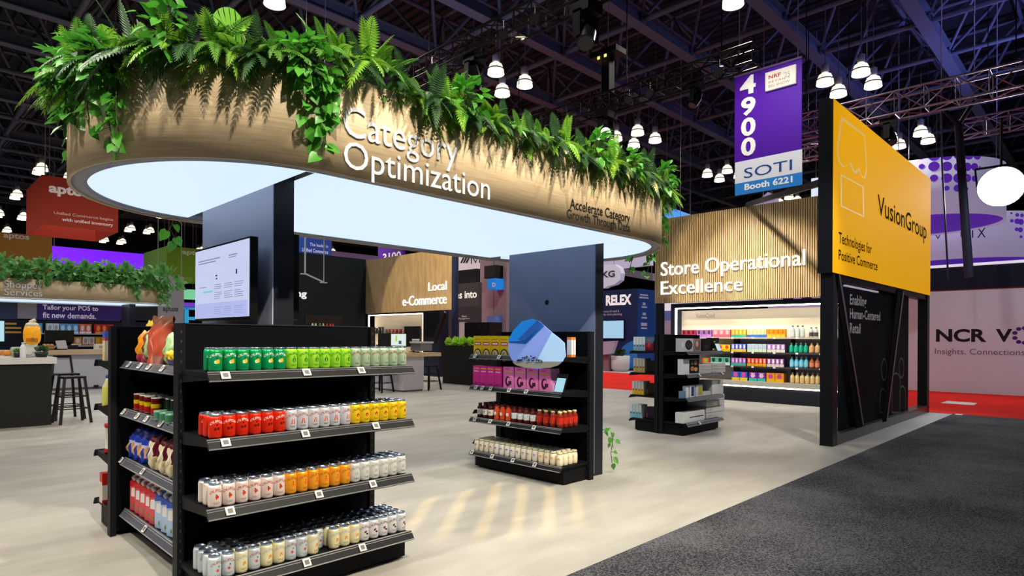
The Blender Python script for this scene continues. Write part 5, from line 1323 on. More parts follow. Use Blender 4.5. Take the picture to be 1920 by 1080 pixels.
# ================================================================== MIDDLE BACKGROUND
YG = 19.2
ng = thing('stand_wall', 'dark green-black stand wall with white letters behind the screen column', 'stand wall', (9.8, YG, 0))
part(MB().box((7.9, YG, 0), (12.0, YG + .15, 4.09)), 'wall_panel', mat('dark_teal', (.008, .015, .018), .6, spec=.15), ng)
ptext(ng, 'ng', H('eeeeee', .5, emit=(1, 1, 1), es=.5), 555, 575, 547, 560, Y=YG, bold=.03)
a = P(572, 590, Y=YG); b = P(640, 618, Y=YG)
part(MB().box((a.x, YG - .16, b.z - .8), (b.x, YG, b.z)).box((a.x, YG - .02, b.z), (b.x, YG - .001, a.z)), 'alcove_shelf', H('241c18', .6), ng)
zz = b.z
for k, (x, c) in enumerate(((586, 'e8e4dc'), (592, 'dedad0'), (600, '6a9a4a'), (606, 'e0dcd4'), (613, 'e03a2a'), (619, 'e03a2a'), (624, 'd82a2a'))):
    mb = MB().lathe([(.04, 0), (.045, .02), (.045, .12), (.02, .16), (.02, .2)], 12)
    obj('bottle', mb.mesh('bottle', H(c, .4)), (P(x, 600, Y=YG - .08).x, YG - .08, zz), 0, 'small %s bottle, %s along the dark wall shelf' % ('red' if k > 3 else ('green' if k == 2 else 'white'), ORD[k]), 'bottle', 'bottles on the dark wall shelf')
lc = thing('local_sign', 'oak sign panel with white Local e-Commerce lettering', 'sign', (12.0, 16.8, 2.166))
XLo = 12.0
part(MB().box((XLo, 14.436, 2.166), (XLo + .1, 19.19, 4.046)), 'oak_panel', wood('sign_oak', (.28, .19, .10), (.42, .30, .17), 'z', 1.6, 5), lc)
ptext(lc, 'Local', wl, 804, 838, 530, 546, X=XLo, bold=.0, thick=.03)
ptext(lc, 'e-Commerce', wl, 756, 838, 556, 574, X=XLo, bold=.0, thick=.03)
t = thing('sign_post', 'navy post at the lettered end of the oak sign panel', 'post', (XLo, 14.35, 0))
part(MB().box((XLo, 14.26, .02), (XLo + .12, 14.43, 4.2)), 'shaft', H('1e2646', .4), t); part(MB().box((XLo - .05, 14.2, 0), (XLo + .17, 14.48, .02)), 'foot_plate', H('1e2646', .4), t)
t = thing('post_brace', 'black slanting brace beside the navy post', 'brace', (XLo + .06, 15.0, 1.0))
part(MB().bar(P(834, 585, X=XLo + .05), P(815, 640, X=XLo + .05), .1, .12), 'bar', black_m, t)
XI = 13.1
t = thing('shelf_wall', 'small lit cream shelf niche behind the coffee counter', 'shelf wall', (XI, 18, 0))
ya_, yb2 = P(690, 600, X=XI).y, P(793, 600, X=XI).y; zt2 = P(690, 591, X=XI).z
part(MB().box((XI + .3, yb2, .5), (XI + .34, ya_, zt2)), 'back_board', cream, t)
part(MB().box((XI, yb2 - .9, 0), (XI + .4, yb2, zt2 + .1)).box((XI, yb2, zt2), (XI + .4, ya_ + .06, zt2 + .1)), 'frame', H('171a2c', .5), t)
part(MB().box((XI + .01, yb2, zt2 - .03), (XI + .05, ya_, zt2 - .001)).box((XI + .01, ya_ - .05, .6), (XI + .05, ya_, zt2 - .03)).box((XI + .01, yb2, .6), (XI + .05, yb2 + .03, zt2 - .03)), 'light_strip', E('ffeccb', 9), t)
zsn = P(720, 625, X=XI).z
part(MB().box((XI + .02, yb2, zsn - .03), (XI + .3, ya_, zsn)), 'shelf', greysh, t)
for k, (px, c, h) in enumerate(((694, 'd8782a', .16), (700, 'd8782a', .16), (705, '4a4a50', .2), (711, '3a3a42', .24), (716, '5a5a62', .24), (723, '8a8a98', .15), (729, 'b05a3a', .15), (736, 'b05a3a', .15), (743, 'c03a3a', .15), (750, 'c02a3a', .15))):
    obj('product_pack', box_pack('pack', .09, .08, h, c, [(.2, .5, .8, .8, 'd8d0c8')]), (XI + .12, P(px, 620, X=XI + .1).y, zsn), FACEX, 'small pack on the niche shelf, %s from its outer side' % ORD[k], 'pack', 'packs in the small lit niche')
# coffee counter
ct = thing('coffee_counter', 'white counter with thick oak top behind the can shelf', 'counter', (9.1, 13.2, 0))
part(MB().box((8.75, 12.33, .04), (9.37, 14.6, .85)), 'body', H('c4c0ca', .5), ct)
part(MB().box((8.77, 12.35, 0), (9.35, 14.58, .04)), 'plinth', H('6a6a74', .5), ct)
part(MB().box((8.5, 12.25, .85), (9.85, 14.8, .94)), 'oak_top', wood('top_oak', (.55, .38, .19), (.70, .52, .30), 'y', 2, 8), ct)
def screen(name, label, px0, px1, py0, py1, X, base_z, m=None, cat='monitor', rot=0):
    a = P(px0, py0, X=X); b = P(px0, py1, X=X); c = P(px1, py0, X=X); t = thing(name, label, cat, (X, (a.y + c.y) / 2, base_z))
    ym = (a.y + c.y) / 2
    part(MB().box((X, c.y, b.z), (X + .04, a.y, a.z)), 'housing', black_m, t)
    if m: part(MB().box((X - .004, c.y + .015, b.z + .015), (X, a.y - .015, a.z - .015)), 'screen_panel', m, t)
    part(MB().box((X + .04, ym - .03, base_z), (X + .07, ym + .03, (a.z + b.z) / 2)).box((X, ym - .12, base_z), (X + .16, ym + .12, base_z + .015)), 'stand', black_m, t)
    return t
screen('monitor', 'black till monitor at the near end of the coffee counter', 709, 735, 625, 655, 9.0, .94)
s_ = screen('monitor', 'white-lit till screen with small coloured bars', 733, 762, 625, 649, 8.9, .94, E('dff0e8', .95))
part(MB().box((8.893, P(742, 630, X=8.9).y, P(742, 640, X=8.9).z), (8.8955, P(745, 630, X=8.9).y, P(742, 629, X=8.9).z)).box((8.893, P(748, 640, X=8.9).y, P(748, 645, X=8.9).z), (8.8955, P(753, 640, X=8.9).y, P(748, 639, X=8.9).z), 1), 'screen_graphics', [E('c8d85a', .8), E('3a5a7a', .6)], s_)
screen('monitor', 'tall black screen behind the white-lit till screen', 758, 787, 612, 650, 9.6, .94)
cm = thing('coffee_machine', 'grey metal coffee machine at the counter end', 'coffee machine', (9.45, 12.9, .94))
mb = MB(); pb(mb, 770, 789, 643, 657.5, X=9.3, dep=.35); part(mb, 'body', H('8f9299', .3, metal=.6), cm)
mb = MB(); pb(mb, 768, 790, 640, 643.5, X=9.28, dep=.38); part(mb, 'cup_tray', H('c8cad0', .3), cm)
mb = MB(); pb(mb, 773, 776, 659, 663, X=9.27, dep=.05); pb(mb, 780, 783, 659, 663, X=9.27, dep=.05); part(mb, 'group_head', H('303238', .3), cm)
for k, px in enumerate((775, 778, 781, 784)):
    p = P(px, 640, X=9.4); obj('cup', MB().lathe([(.025, 0), (.035, .06)], 12).mesh('cup', H('dcdcd8', .4)), (9.4, p.y, P(770, 640, X=9.28).z + .0), 0, 'white cup on the coffee machine, %s along' % ORD[k], 'cup', 'cups on the coffee machine')
obj('jug', MB().lathe([(.05, 0), (.055, .1), (.03, .16), (.035, .19)], 14).mesh('jug', H('4a6a4a', .3)), (9.1, P(707, 655, X=9.1).y, .94), 0, 'dark green bottle at the near end of the coffee counter', 'bottle')
for k, (px, c) in enumerate(((722, 'dcdce0'), (727, 'd4d4d8'), (742, 'b04a4a'), (750, 'b03a3a'))):
    obj('cup', MB().lathe([(.03, 0), (.04, .09)], 12).mesh('cup', H(c, .4)), (8.75, P(px, 655, X=8.75).y, .94), 0, '%s paper cup before the till screens, %s of its pair' % ('white' if k < 2 else 'red', ORD[k % 2]), 'cup', 'paper cups on the coffee counter')
# stools
def stool(label, x, y, rz, h=.70, back=False, w=.19, group=None):
    t = thing('bar_stool', label, 'stool', (x, y, 0), group); c, s = math.cos(rz), math.sin(rz)
    T = lambda a, b, z: Vector((x + a * c - b * s, y + a * s + b * c, z))
    part(MB().prism([T(*q, h - .03) for q in ((-w * .85, -w * .85), (w * .85, -w * .85), (w * .85, w * .85), (-w * .85, w * .85))], (0, 0, .03)), 'seat', H('0d0c0f', .35), t)
    for sa in (-1, 1):
        for sb in (-1, 1):
            part(MB().bar(T(sa * w * .75, sb * w * .75, h - .03), T(sa * w * 1.15, sb * w * 1.15, 0), .035, .035), 'leg', H('0a090c', .35), t)
    mb = MB()
    for z in (.22, .4):
        q = w * (1.15 - .4 * z / h)
        for a, b in (((-q, -q), (q, -q)), ((q, -q), (q, q)), ((q, q), (-q, q)), ((-q, q), (-q, -q))): mb.bar(T(*a, z), T(*b, z), .015, .015)
    part(mb, 'stretcher', H('0a090c', .35), t)
    if back:
        mb = MB(); mb.bar(T(-w * .8, w * .8, h), T(-w * .65, w * .95, h + .26), .03, .03).bar(T(w * .8, w * .8, h), T(w * .65, w * .95, h + .26), .03, .03).bar(T(-w * .7, w * .95, h + .26), T(w * .7, w * .95, h + .26), .04, .04)
        part(mb, 'backrest', H('0d0c0f', .35), t)
    return t
stool('slim black stool before the white coffee counter', 8.38, 12.72, .3, .68)
stool('black stool under the oak counter overhang', 9.66, 12.5, .1, .62)
# planter trough with lime plants
XP = 11.4; zp = P(824, 649, X=XP).z
t = thing('planter_trough', 'long black planter trough with lime green plants', 'planter', (XP, 13, 0))
part(MB().box((XP, 11.3, .0), (XP + .5, 14.1, zp)), 'trough', H('0c0d10', .6), t)
part(MB().box((XP + .03, 11.33, zp), (XP + .47, 14.07, zp + .005)), 'soil', H('1a140e', .9), t)
lime = leaf_mat('lime_leaf', (.30, .62, .03), (.55, .85, .10))
def lime_mesh(sd):
    r = random.Random(sd); mb = MB()
    for k in range(38):
        az = r.uniform(0, 2 * PI); el = R(r.uniform(10, 85)); l = r.uniform(.06, .3); d = Vector((math.cos(az) * math.cos(el), math.sin(az) * math.cos(el), math.sin(el)))
        leaf(mb, d * l * .4 + Vector((0, 0, .02)), d, (r.uniform(-1, 1), r.uniform(-1, 1), 1), r.uniform(.13, .2))
    return mb.mesh('lime_plant', [lime, stem_g])
lm = [lime_mesh(1), lime_mesh(2), lime_mesh(3)]
for k in range(15):
    obj('lime_plant', lm[k % 3], (XP + .12 + .13 * (k % 2), 14.0 - .17 * k, zp), k * 1.1, 'lime green plant in the black trough, %s from the counter side' % ORD[k], 'plant', 'lime plants in the trough')
# dark stand with white lettering, screens and kiosk
XD = 16.0
t = thing('stand_wall', 'grey-black stand wall with white words ores into', 'stand wall', (XD, 18, 0))
ya_, yb2 = P(846, 600, X=XD).y, P(896, 600, X=XD).y; zt2 = P(853, 533, X=XD).z
part(MB().box((XD, yb2, 0), (XD + .2, ya_ + 1, zt2)), 'wall_panel', H('39343c', .6), t)
part(MB().box((XD + .02, yb2 + .1, zt2), (XD + .2, ya_ + 1, P(853, 508, X=XD).z)), 'dark_header', H('0c0c10', .6), t)
ptext(t, 'stores into', H('e6e4e8', .5, emit=(1, 1, 1), es=.3), 832, 894, 549, 562, X=XD, bold=.02)
ptext(t, 'Store', H('e6e4e8', .5), 866, 875, 591, 595, X=XD); ptext(t, 'Management', H('e6e4e8', .5), 860, 881, 596, 600, X=XD)
mb = MB(); pb(mb, 861, 871, 604, 655, X=XD - .1, dep=.1); part(mb, 'white_column', H('b4b4bc', .5), t)
mb = MB()
for q in (868, 873): ppoly(mb, [(q, 542), (q + 2.5, 542), (q + 5, 532), (q + 3.5, 532)], X=XD + .015, th=.01)
part(mb, 'chevron_mark', H('b8b8c0', .5), t)
t = thing('kiosk', 'black kiosk box between trough and round-hole column', 'kiosk', (14.0, 15, 0))
mb = MB(); pb(mb, 871, 921, 605, 706.2, X=14.0, dep=.5); part(mb, 'body', H('101014', .5), t)
mb = MB()
for q in (878, 888, 898, 908): pb(mb, q, q + 2, 610.5, 612, X=13.995, dep=.004)
part(mb, 'bolt_row', H('3a3a40', .4), t)
t = thing('hanging_banner', 'white hanging banner with slanted black bars', 'banner', P(875, 500, X=22.0))
mb = MB(); pb(mb, 840, 899, 470, 515, X=22.0, dep=.05); part(mb, 'cloth', mat('banner_pale', (.6, .6, .66), .7, emit=(.6, .6, .68), es=.25), t)
wires(t, P(852, 472, X=22.02), P(890, 472, X=22.02))
mb = MB()
for q in (863, 868, 873): ppoly(mb, [(q, 493), (q + 3, 493), (q + 8, 483), (q + 5, 483)], X=21.99, th=.01)
part(mb, 'slanted_bars', ink, t)
ptext(t, 'IVI', ink, 883, 900, 484, 495, X=21.99)
for k, (a0, a1) in enumerate(((895, 926), (927, 950))):
    mb = MB(); pb(mb, a0, a1, 440, 690, X=24.0, dep=.7); o = struct(mb, 'trim_%d' % (k + 1), H('8f8088', .7))
t = thing('speaker_box', 'black loudspeaker box on the grey-pink hall column', 'loudspeaker', P(917, 512, X=23.5)); mb = MB(); pb(mb, 908, 929, 499, 522.5, X=23.4, dep=.58); part(mb, 'cabinet', black_m, t)
mb = MB(); pb(mb, 910, 927, 501, 521, X=23.39, dep=.01); part(mb, 'grille', H('1a1a1e', .8), t)
t = thing('blue_sign', 'small bright blue sign on the hall column under the loudspeaker', 'sign', P(921, 533, X=23.3)); mb = MB(); pb(mb, 914, 929, 523, 543, X=23.3, dep=.68); part(mb, 'sign_box', mat('sign_blue', srgb('1a78d0'), .5, emit=srgb('1a78d0'), es=.5), t)
ptext(t, 'D', H('f0f4ff', .5), 923, 929, 530, 538, X=23.295, bold=.04)
t = thing('blue_poster', 'pale blue poster at the foot of the hall column', 'poster', P(920, 605, X=23.3)); mb = MB(); pb(mb, 913, 928, 593, 626, X=23.4, dep=.58); part(mb, 'sheet', H('5a86d0', .5), t)
# RELEX stand
XE = 21.4
rx = thing('relex_stand', 'navy stand block with white RELEX lettering and a screen', 'stand wall', (XE, 14, 0))
ya_, yb2 = P(1110, 600, X=XE).y, P(1195, 600, X=XE).y; zt2 = P(1195, 541, X=XE).z
part(MB().box((XE, yb2, 0.02), (XE + 1.4, ya_, zt2)), 'block', H('15295a', .5), rx)
part(MB().box((XE + .02, yb2 - .004, .02), (XE + 1.4, yb2, zt2)), 'side_face', mat('relex_side', srgb('1e4a9a'), .5), rx)
ptext(rx, 'RELEX', H('f0f4fa', .5, emit=(1, 1, 1), es=.35), 1136, 1184, 554, 573, X=XE, bold=.05)
ptext(rx, 'Proven AI retail &', H('cfd8ee', .5), 1130, 1161, 582, 586, X=XE); ptext(rx, 'supply chain planning', H('cfd8ee', .5), 1124, 1166, 588, 593, X=XE)
mb = MB(); ppoly(mb, [(1150, 690)] + [(1195 - 42 * math.cos(q * PI / 20), 690 - 52 * math.sin(q * PI / 20)) for q in range(1, 11)] + [(1195, 690)], X=XE, th=.01); part(mb, 'blue_arc', H('2a7ad0', .5), rx)
mb = MB(); pb(mb, 1115, 1170, 600, 636, X=XE - .08, dep=.08); tvr = part(mb, 'screen', black_m, rx)
mb = MB(); pb(mb, 1116, 1169, 602, 634, X=XE - .09, dep=.01); part(mb, 'screen_panel', E('a8d4ee', .9), tvr)
yside = yb2 - .005
for k, (a0, a1, tp, bt, tx_) in enumerate(((1200, 1215, 551, 554, 'Optimise'), (1199, 1216, 556, 559, 'planning'), (1205, 1210, 567, 572, '15%'), (1203, 1213, 574, 577, 'less waste'), (1205, 1211, 586, 591, '30%'), (1203, 1213, 594, 597, 'less stock'), (1202, 1213, 605, 611, 'Hours'), (1202, 1213, 614, 617, 'saved'))):
    a = P(a0, bt, Y=yside); b = P(a1, bt, Y=yside); mb = MB()
    pb(mb, a0, a1, tp, bt, Y=yside - .003, dep=.003); part(mb, 'text_line', H('b8c8ea', .5), rx)
t = thing('info_desk', 'white and blue slanted info desk before the navy stand', 'desk', P(1140, 690, X=20.2))
mb = MB(); ppoly(mb, [(1122, 641), (1154, 639), (1146, 663), (1122, 666)], X=20.1, th=-.2); part(mb, 'desk_top', H('b0bce0', .4), t)
mb = MB(); pb(mb, 1131, 1141, 664, 697.5, X=20.3, dep=.3); part(mb, 'pedestal', H('8a6a74', .5), t)
t = thing('planter_pot', 'white round planter with dark green plant by the navy stand', 'planter', P(1163, 697, Z=0))
c = P(1163, 697, Z=0); rr_ = .36
part(MB().lathe([(rr_ * .7, 0), (rr_, .1), (rr_ * 1.05, .62), (rr_ * .98, .62), (rr_ * .95, .55)], 24, 0, (c.x, c.y, .021), caps=False).lathe([(.001, .56), (rr_, .56)], 24, 0, (c.x, c.y, .021), caps=False), 'pot', H('c8ccd0', .5), t)
mb = MB(); r = random.Random(8)
for k in range(90):
    az = r.uniform(0, 2 * PI); el = R(r.uniform(15, 85)); d = Vector((math.cos(az) * math.cos(el), math.sin(az) * math.cos(el), math.sin(el)))
    leaf(mb, Vector((c.x, c.y, .6)) + d * r.uniform(.05, .22), d, (r.uniform(-1, 1), r.uniform(-1, 1), .6), r.uniform(.12, .2))
part(mb, 'foliage', [fern_g[2], stem_g], t)
t = thing('stand_platform', 'low white platform under the navy stand', 'platform', (XE, 14, 0))
part(MB().box((XE - 1.6, 11.2, .003), (XE + 2, 16.5, .02)), 'deck', H('c4bcc0', .5), t)
ku = thing('hanging_sign', 'rounded white hanging sign with dark-edged UKG letters', 'sign', P(1140, 520, X=23.0))
mb = MB(); ppoly(mb, [(1095, 497), (1160, 497), (1169, 503), (1172, 513), (1170, 526), (1160, 534), (1148, 537), (1140, 541), (1095, 541)], X=23.0, th=.3); part(mb, 'sign_body', mat('pale_sign', (.55, .55, .68), .6, emit=(.5, .5, .66), es=.3), ku)
wires(ku, P(1110, 498, X=23.0) + Vector((-.15, 0, 0)), P(1155, 498, X=23.0) + Vector((-.15, 0, 0)))
ptext(ku, 'UKG', H('3a3e4a', .5), 1116, 1153, 510, 522, X=22.69, bold=.03, lift=.01)
t = thing('hanging_band', 'long lilac hanging band behind the canopy end', 'sign', P(1180, 485, X=25.0))
mb = MB(); ppoly(mb, [(1100, 487), (1225, 472), (1225, 498), (1100, 512)], X=25.0, th=.2); part(mb, 'band', mat('lilac_band', (.5, .48, .68), .6, emit=(.5, .48, .68), es=.3), t)
wires(t, P(1120, 486, X=24.9), P(1215, 475, X=24.9))
t = thing('hanging_band', 'grey band sloping below the lilac band', 'sign', P(1200, 510, X=27.0))
mb = MB(); ppoly(mb, [(1172, 504), (1228, 513), (1228, 527), (1172, 517)], X=27.0, th=.2); part(mb, 'band', H('7a7c8a', .6), t)
wires(t, P(1180, 507, X=26.9), P(1222, 514, X=26.9))
t = thing('red_sign', 'small red and white sign beside the slatted oak sign', 'sign', P(1224, 560, X=24.0))
mb = MB(); pb(mb, 1219, 1232, 553, 571, X=24.0, dep=.2); part(mb, 'red_part', mat('sign_red', srgb('e0402a'), .5, emit=srgb('e0402a'), es=.4), t)
mb = MB(); pb(mb, 1219, 1240, 571, 603, X=24.0, dep=.2); part(mb, 'white_part', H('d8dce4', .5), t)
mb = MB(); pb(mb, 1219, 1240, 603, 690, X=24.0, dep=.2); part(mb, 'dark_base', H('181c2a', .6), t)
t = thing('poster_stand', 'lavender and blue poster panel beside the dark sign post', 'poster', P(1252, 610, X=17.0))
mb = MB(); pb(mb, 1241, 1268, 566, 583, X=17.0, dep=.1); part(mb, 'white_part', H('dfe2f0', .5, emit=(.8, .85, 1), es=.4), t)
mb = MB(); pb(mb, 1241, 1268, 583, 601, X=17.0, dep=.1); part(mb, 'blue_part', H('6a78c8', .5), t)
mb = MB(); pb(mb, 1241, 1268, 601, 713, X=17.0, dep=.1); part(mb, 'lower_part', H('a8a4c0', .5), t)
t = thing('hanging_sign', 'blue angled sign rising behind the slatted oak sign', 'sign', P(1270, 395, X=24.0))
mb = MB(); ppoly(mb, [(1243, 430), (1247, 384), (1298, 404), (1310, 430)], X=24.0, th=.4); part(mb, 'sign_body', mat('sign_sky', srgb('4a96e8'), .5, emit=srgb('4a96e8'), es=.5), t)
wires(t, P(1250, 388, X=23.8), P(1294, 404, X=23.8))
t = thing('hanging_sign', 'lilac angled sign above the middle of the slatted oak sign', 'sign', P(1440, 375, X=26.0))
mb = MB(); ppoly(mb, [(1405, 400), (1447, 363), (1460, 372), (1462, 400)], X=26.0, th=.4); part(mb, 'sign_body', mat('sign_lilac', srgb('b8b4e8'), .5, emit=srgb('b8b4e8'), es=.4), t)
wires(t, P(1446, 366, X=25.8))
t = thing('light_box', 'white light box hanging between slatted sign and tower', 'sign', P(1528, 350, X=25.0))
mb = MB(); pb(mb, 1521, 1540, 335, 372, X=25.0, dep=.3); part(mb, 'box_body', E('dfe8fa', 1.0), t)
wires(t, P(1530, 336, X=25.1))
t = thing('signboard', 'purple and white signs glimpsed under the slatted sign', 'sign', P(1450, 568, X=20.0))
mb = MB(); pb(mb, 1262, 1440, 556, 577, X=20.0, dep=.1); wires(t, P(1275, 557, X=20.05), P(1430, 557, X=20.05)); part(mb, 'white_part', H('c4c6dc', .5, emit=(.8, .82, 1), es=.35), t)
mb = MB(); pb(mb, 1440, 1540, 556, 580, X=19.9, dep=.1); part(mb, 'lilac_part', H('a890d0', .5, emit=(.6, .5, .85), es=.3), t)
mb = MB()
for q in (1478, 1513): ppoly(mb, [(q + 10 * math.cos(k * PI / 8), 560 + 7 * math.sin(k * PI / 8)) for k in range(16)], X=19.89, th=.01)
part(mb, 'dots', H('5a1a8a', .5), t)
# linear pendant and far signs seen under the canopy
t = thing('linear_pendant', 'white hanging frame lamp with two rods before the dark wall', 'lamp', P(590, 515, Y=13.0))
a, b = P(572, 513, Y=13.0), P(607, 529, Y=13.0); b = Vector((b.x, 13.0 , b.z))
part(MB().tube((a.x, 13, a.z), (a.x, 13, 4.6), .018, n=6), 'rod', H('c8d4d4', .3), t); part(MB().tube((b.x, 13, b.z), (b.x, 13, 4.6), .012, n=6), 'rod', H('a8b4b4', .3), t)
part(MB().bar(a, b, .03, .03), 'bar', H('d4dada', .3), t)
part(MB().box((a.x - .09, 12.96, a.z - .02), (a.x + .06, 13.04, a.z)).box((b.x - .07, 12.96, b.z - .02), (b.x + .07, 13.04, b.z)), 'foot', H('d4dada', .3), t)
part(MB().box((a.x - .3, 12.97, 4.6), (b.x + .3, 13.03, 4.66)), 'top_rail', H('20242a', .5), t)
part(MB().tube((a.x, 13, 4.66), (a.x, 13, 13.12), .008, n=5).tube((b.x, 13, 4.66), (b.x, 13, 13.12), .008, n=5), 'hanging_wire', grey_m, t)
def far_sign(name, label, px0, px1, py0, py1, colour, X=None, Y=None, texts=(), glow=.3, dep=.2):
    t = thing(name, label, 'sign', P((px0 + px1) / 2, (py0 + py1) / 2, X=X, Y=Y))
    mb = MB(); pb(mb, px0, px1, py0, py1, X=X, Y=Y, dep=dep); part(mb, 'sign_body', mat('fs_' + colour + '%g' % glow, srgb(colour), .6, emit=srgb(colour), es=glow), t)
    a, b = P(px0 + 4, py0, X=X, Y=Y), P(px1 - 4, py0, X=X, Y=Y); k = Vector((.06, 0, 0)) if X is not None else Vector((0, .06, 0))
    if a.z > 3.5: wires(t, a + k - UP * .02, Vector((b.x, b.y, a.z - .02)) + k)
    for tx_, c, a0, a1, tp, bt, bo in texts: ptext(t, tx_, H(c, .5, emit=srgb(c), es=.25), a0, a1, tp, bt, X=X, Y=Y, bold=bo, lift=.012)
    return t
far_sign('hanging_sign', 'deep blue hanging sign behind the screen column', 545, 622, 440, 474, '1a3a8a', Y=30.0, texts=[('The leader in', 'c8d4f0', 581, 615, 455, 461, 0), ('Unified Commerce', 'c8d4f0', 566, 615, 464, 471, .01)])
far_sign('hanging_sign', 'purple hanging sign with white numerals above the oak sign panel', 709, 755, 440, 500, '4a1a8a', X=22.5, texts=[('3100', 'e8e4f4', 718, 752, 476, 492, .02)])
far_sign('hanging_sign', 'pale lilac strip behind the dark stand wall top', 620, 715, 470, 495, '8a78a4', Y=40.0, glow=.2)

# ================================================================== LEFT BACKGROUND
c2n = thing('canopy', 'distant oak-clad planted canopy reading Shopper Services', 'canopy', (2, 19, ZB))
XA0, XA1, YA = -3.0, 4.45, 18.0
so = lambda ins: stadium(ins, 24, XA0, XA1, YA, YA + 2.1, 1.0, 1.0)
mb = MB(); ringwall(mb, so(0), so(.03), ZB, 2.62); part(mb, 'fascia', oak, c2n)
mb = MB(); ringwall(mb, so(-.01), so(.1), ZB - .03, ZB); part(mb, 'rim_trim', H('d8dce6', .4), c2n)
part(MB().prism([(x, y, ZB + .0) for x, y in so(.1)], (0, 0, .04)), 'light_panel', light_m, c2n)
part(MB().prism([(x, y, 2.5) for x, y in so(.031)], (0, 0, .03)), 'planter_tray', H('0c0d0b', .9), c2n)
ptext(c2n, 'Shopper', white_l, 8, 78, 526, 543, Y=YA, thick=.02); ptext(c2n, 'Services', white_l, 8, 79, 541, 553, Y=YA, thick=.02)
ivy_g = leaf_mat('ivy_leaf', (.05, .26, .06), (.22, .5, .16))
def ivy_mesh(sd):
    r = random.Random(sd); mb = MB()
    for k in range(60):
        az = r.uniform(0, 2 * PI); el = R(r.uniform(-50, 80)); l = r.uniform(.1, .34); d = Vector((math.cos(az) * math.cos(el), math.sin(az) * math.cos(el), math.sin(el)))
        leaf(mb, d * l, d + Vector((0, 0, -.4)), (r.uniform(-1, 1), -1, r.uniform(0, 1)), r.uniform(.12, .2))
    return mb.mesh('ivy', [ivy_g, stem_g])
iv = [ivy_mesh(51), ivy_mesh(52), ivy_mesh(53)]
for k in range(15):
    obj('ivy', iv[k % 3], (1.35 + .285 * k, YA + .1 + .05 * (k % 2), 2.73 + .04 * ((k * 3) % 4)), k * 2.1, 'ivy plant on the distant canopy rim, %s from the picture edge' % ORD[k], 'ivy', 'ivy along the distant canopy')
for k, (px, L) in enumerate(((258, .3), (300, .42), (309, .5))):
    q = P(px, 560, Y=YA + .25 * k); r = random.Random(60 + k); mb = MB(); x = Vector((min(q.x, 5.5), YA + .2 * k - .05, 2.64)); pth = [x.copy()]
    for i in range(5): x = x + Vector((r.uniform(-.03, .03), 0, -L / 5)); pth.append(x.copy())
    vine_mesh(mb, r, pth, .14, .04, (0, -1, 0))
    solo(mb, 'ivy_vine', [ivy_g, stem_g], 'ivy strand hanging off the distant canopy, %s towards its end' % ORD[k], 'vine', (pth[0].x, pth[0].y, 2.2), 'ivy strands of the distant canopy')
t = thing('canopy_column', 'dark column under the distant planted canopy', 'column', (4.6, 19.0, 0)); mb = MB(); a = P(243, 600, Y=19.0).x; b = P(254, 600, Y=19.0).x
part(MB().box((a, 19.0, 0), (b, 19.8, 2.2)), 'core', navy, t)
YW = 20.6
lw = thing('stand_wall', 'long purple and grey picture wall above the distant shelves', 'stand wall', (2.5, YW, 0))
def wp(name, px0, px1, py0, py1, m, dep=.1, Y=YW): mb = MB(); pb(mb, px0, px1, py0, py1, Y=Y, dep=dep); return part(mb, name, m, lw)
wp('wall_body', -60, 300, 598, 740, H('10131f', .6), .2)
wp('purple_part', 69, 226, 561, 599, mat('wall_purple', srgb('2c1a58'), .5, emit=srgb('2c1a58'), es=.3), .2); wp('blue_part', 226, 250, 561, 599, H('1e2f66', .5), .2); wp('dark_part', 250, 296, 561, 600, H('141820', .6), .2)
wp('photo_grey', 33, 69, 561, 597, H('9a96a0', .6), .2); wp('photo_blue', -60, 33, 561, 597, H('3a4260', .6), .2)
ptext(lw, 'Tailor your POS to', H('d0c8e0', .5, emit=(.8, .75, .9), es=.2), 80, 184, 571, 583, Y=YW, bold=.02); ptext(lw, 'fit new demands.', H('d0c8e0', .5, emit=(.8, .75, .9), es=.2), 80, 180, 585, 596, Y=YW, bold=.02)
for (tp, bt) in ((605, 608.5), (613, 616.5), (621, 624.5)):
    mb = MB(); pb(mb, 10, 31 if tp < 610 else 40, tp, bt, Y=YW - .004, dep=.004); part(mb, 'text_line', H('d8a24a', .5), lw)
mb = MB(); pb(mb, -40, 8, 601, 640, Y=YW - .05, dep=.05); part(mb, 'screen_panel', E('bfe8f0', .9), lw)
zs1_, zs2_ = P(130, 625, Y=YW - .3).z, P(130, 648, Y=YW - .3).z
for z in (zs1_, zs2_): part(MB().box((P(45, 620, Y=YW).x, YW - .35, z - .03), (P(300, 620, Y=YW).x, YW, z)), 'shelf', H('b8b8be', .5), lw)
for k, (a0, a1, c, c2_, rowi, n) in enumerate(((50, 58, 'd86a7a', 'e8e0e0', 0, 1), (70, 80, '5a9ac8', '8ac0e0', 0, 1), (88, 111, 'dcdce0', 'b0a8a0', 0, 2), (112, 148, '6a9ac8', 'c8dcec', 0, 3), (149, 172, 'e8704a', 'f0d0c8', 0, 2), (179, 213, 'e0282a', 'f09a3a', 0, 3), (139, 154, 'f0903a', 'f2d8c0', 1, 1), (155, 178, 'dcdce4', 'e88a6a', 1, 2), (179, 200, 'f2a01e', 'f2b84a', 1, 2))):
    w = (P(a1, 620, Y=YW - .3).x - P(a0, 620, Y=YW - .3).x) / n
    me = box_pack('pack', w * .94, .2, .26 if rowi == 0 else .24, c, [('o', .5, .55, .3, .3, c2_), (.0, .0, 1, .2, c2_)])
    for i in range(n): obj('product_pack', me, (P(a0, 620, Y=YW - .3).x + w * (i + .5), YW - .18, (zs1_, zs2_)[rowi]), 0, 'pack %s in the %s group on the distant %s shelf' % (ORD[i], ORD[k], ('upper', 'lower')[rowi]), 'pack', 'packs on the distant shelves')
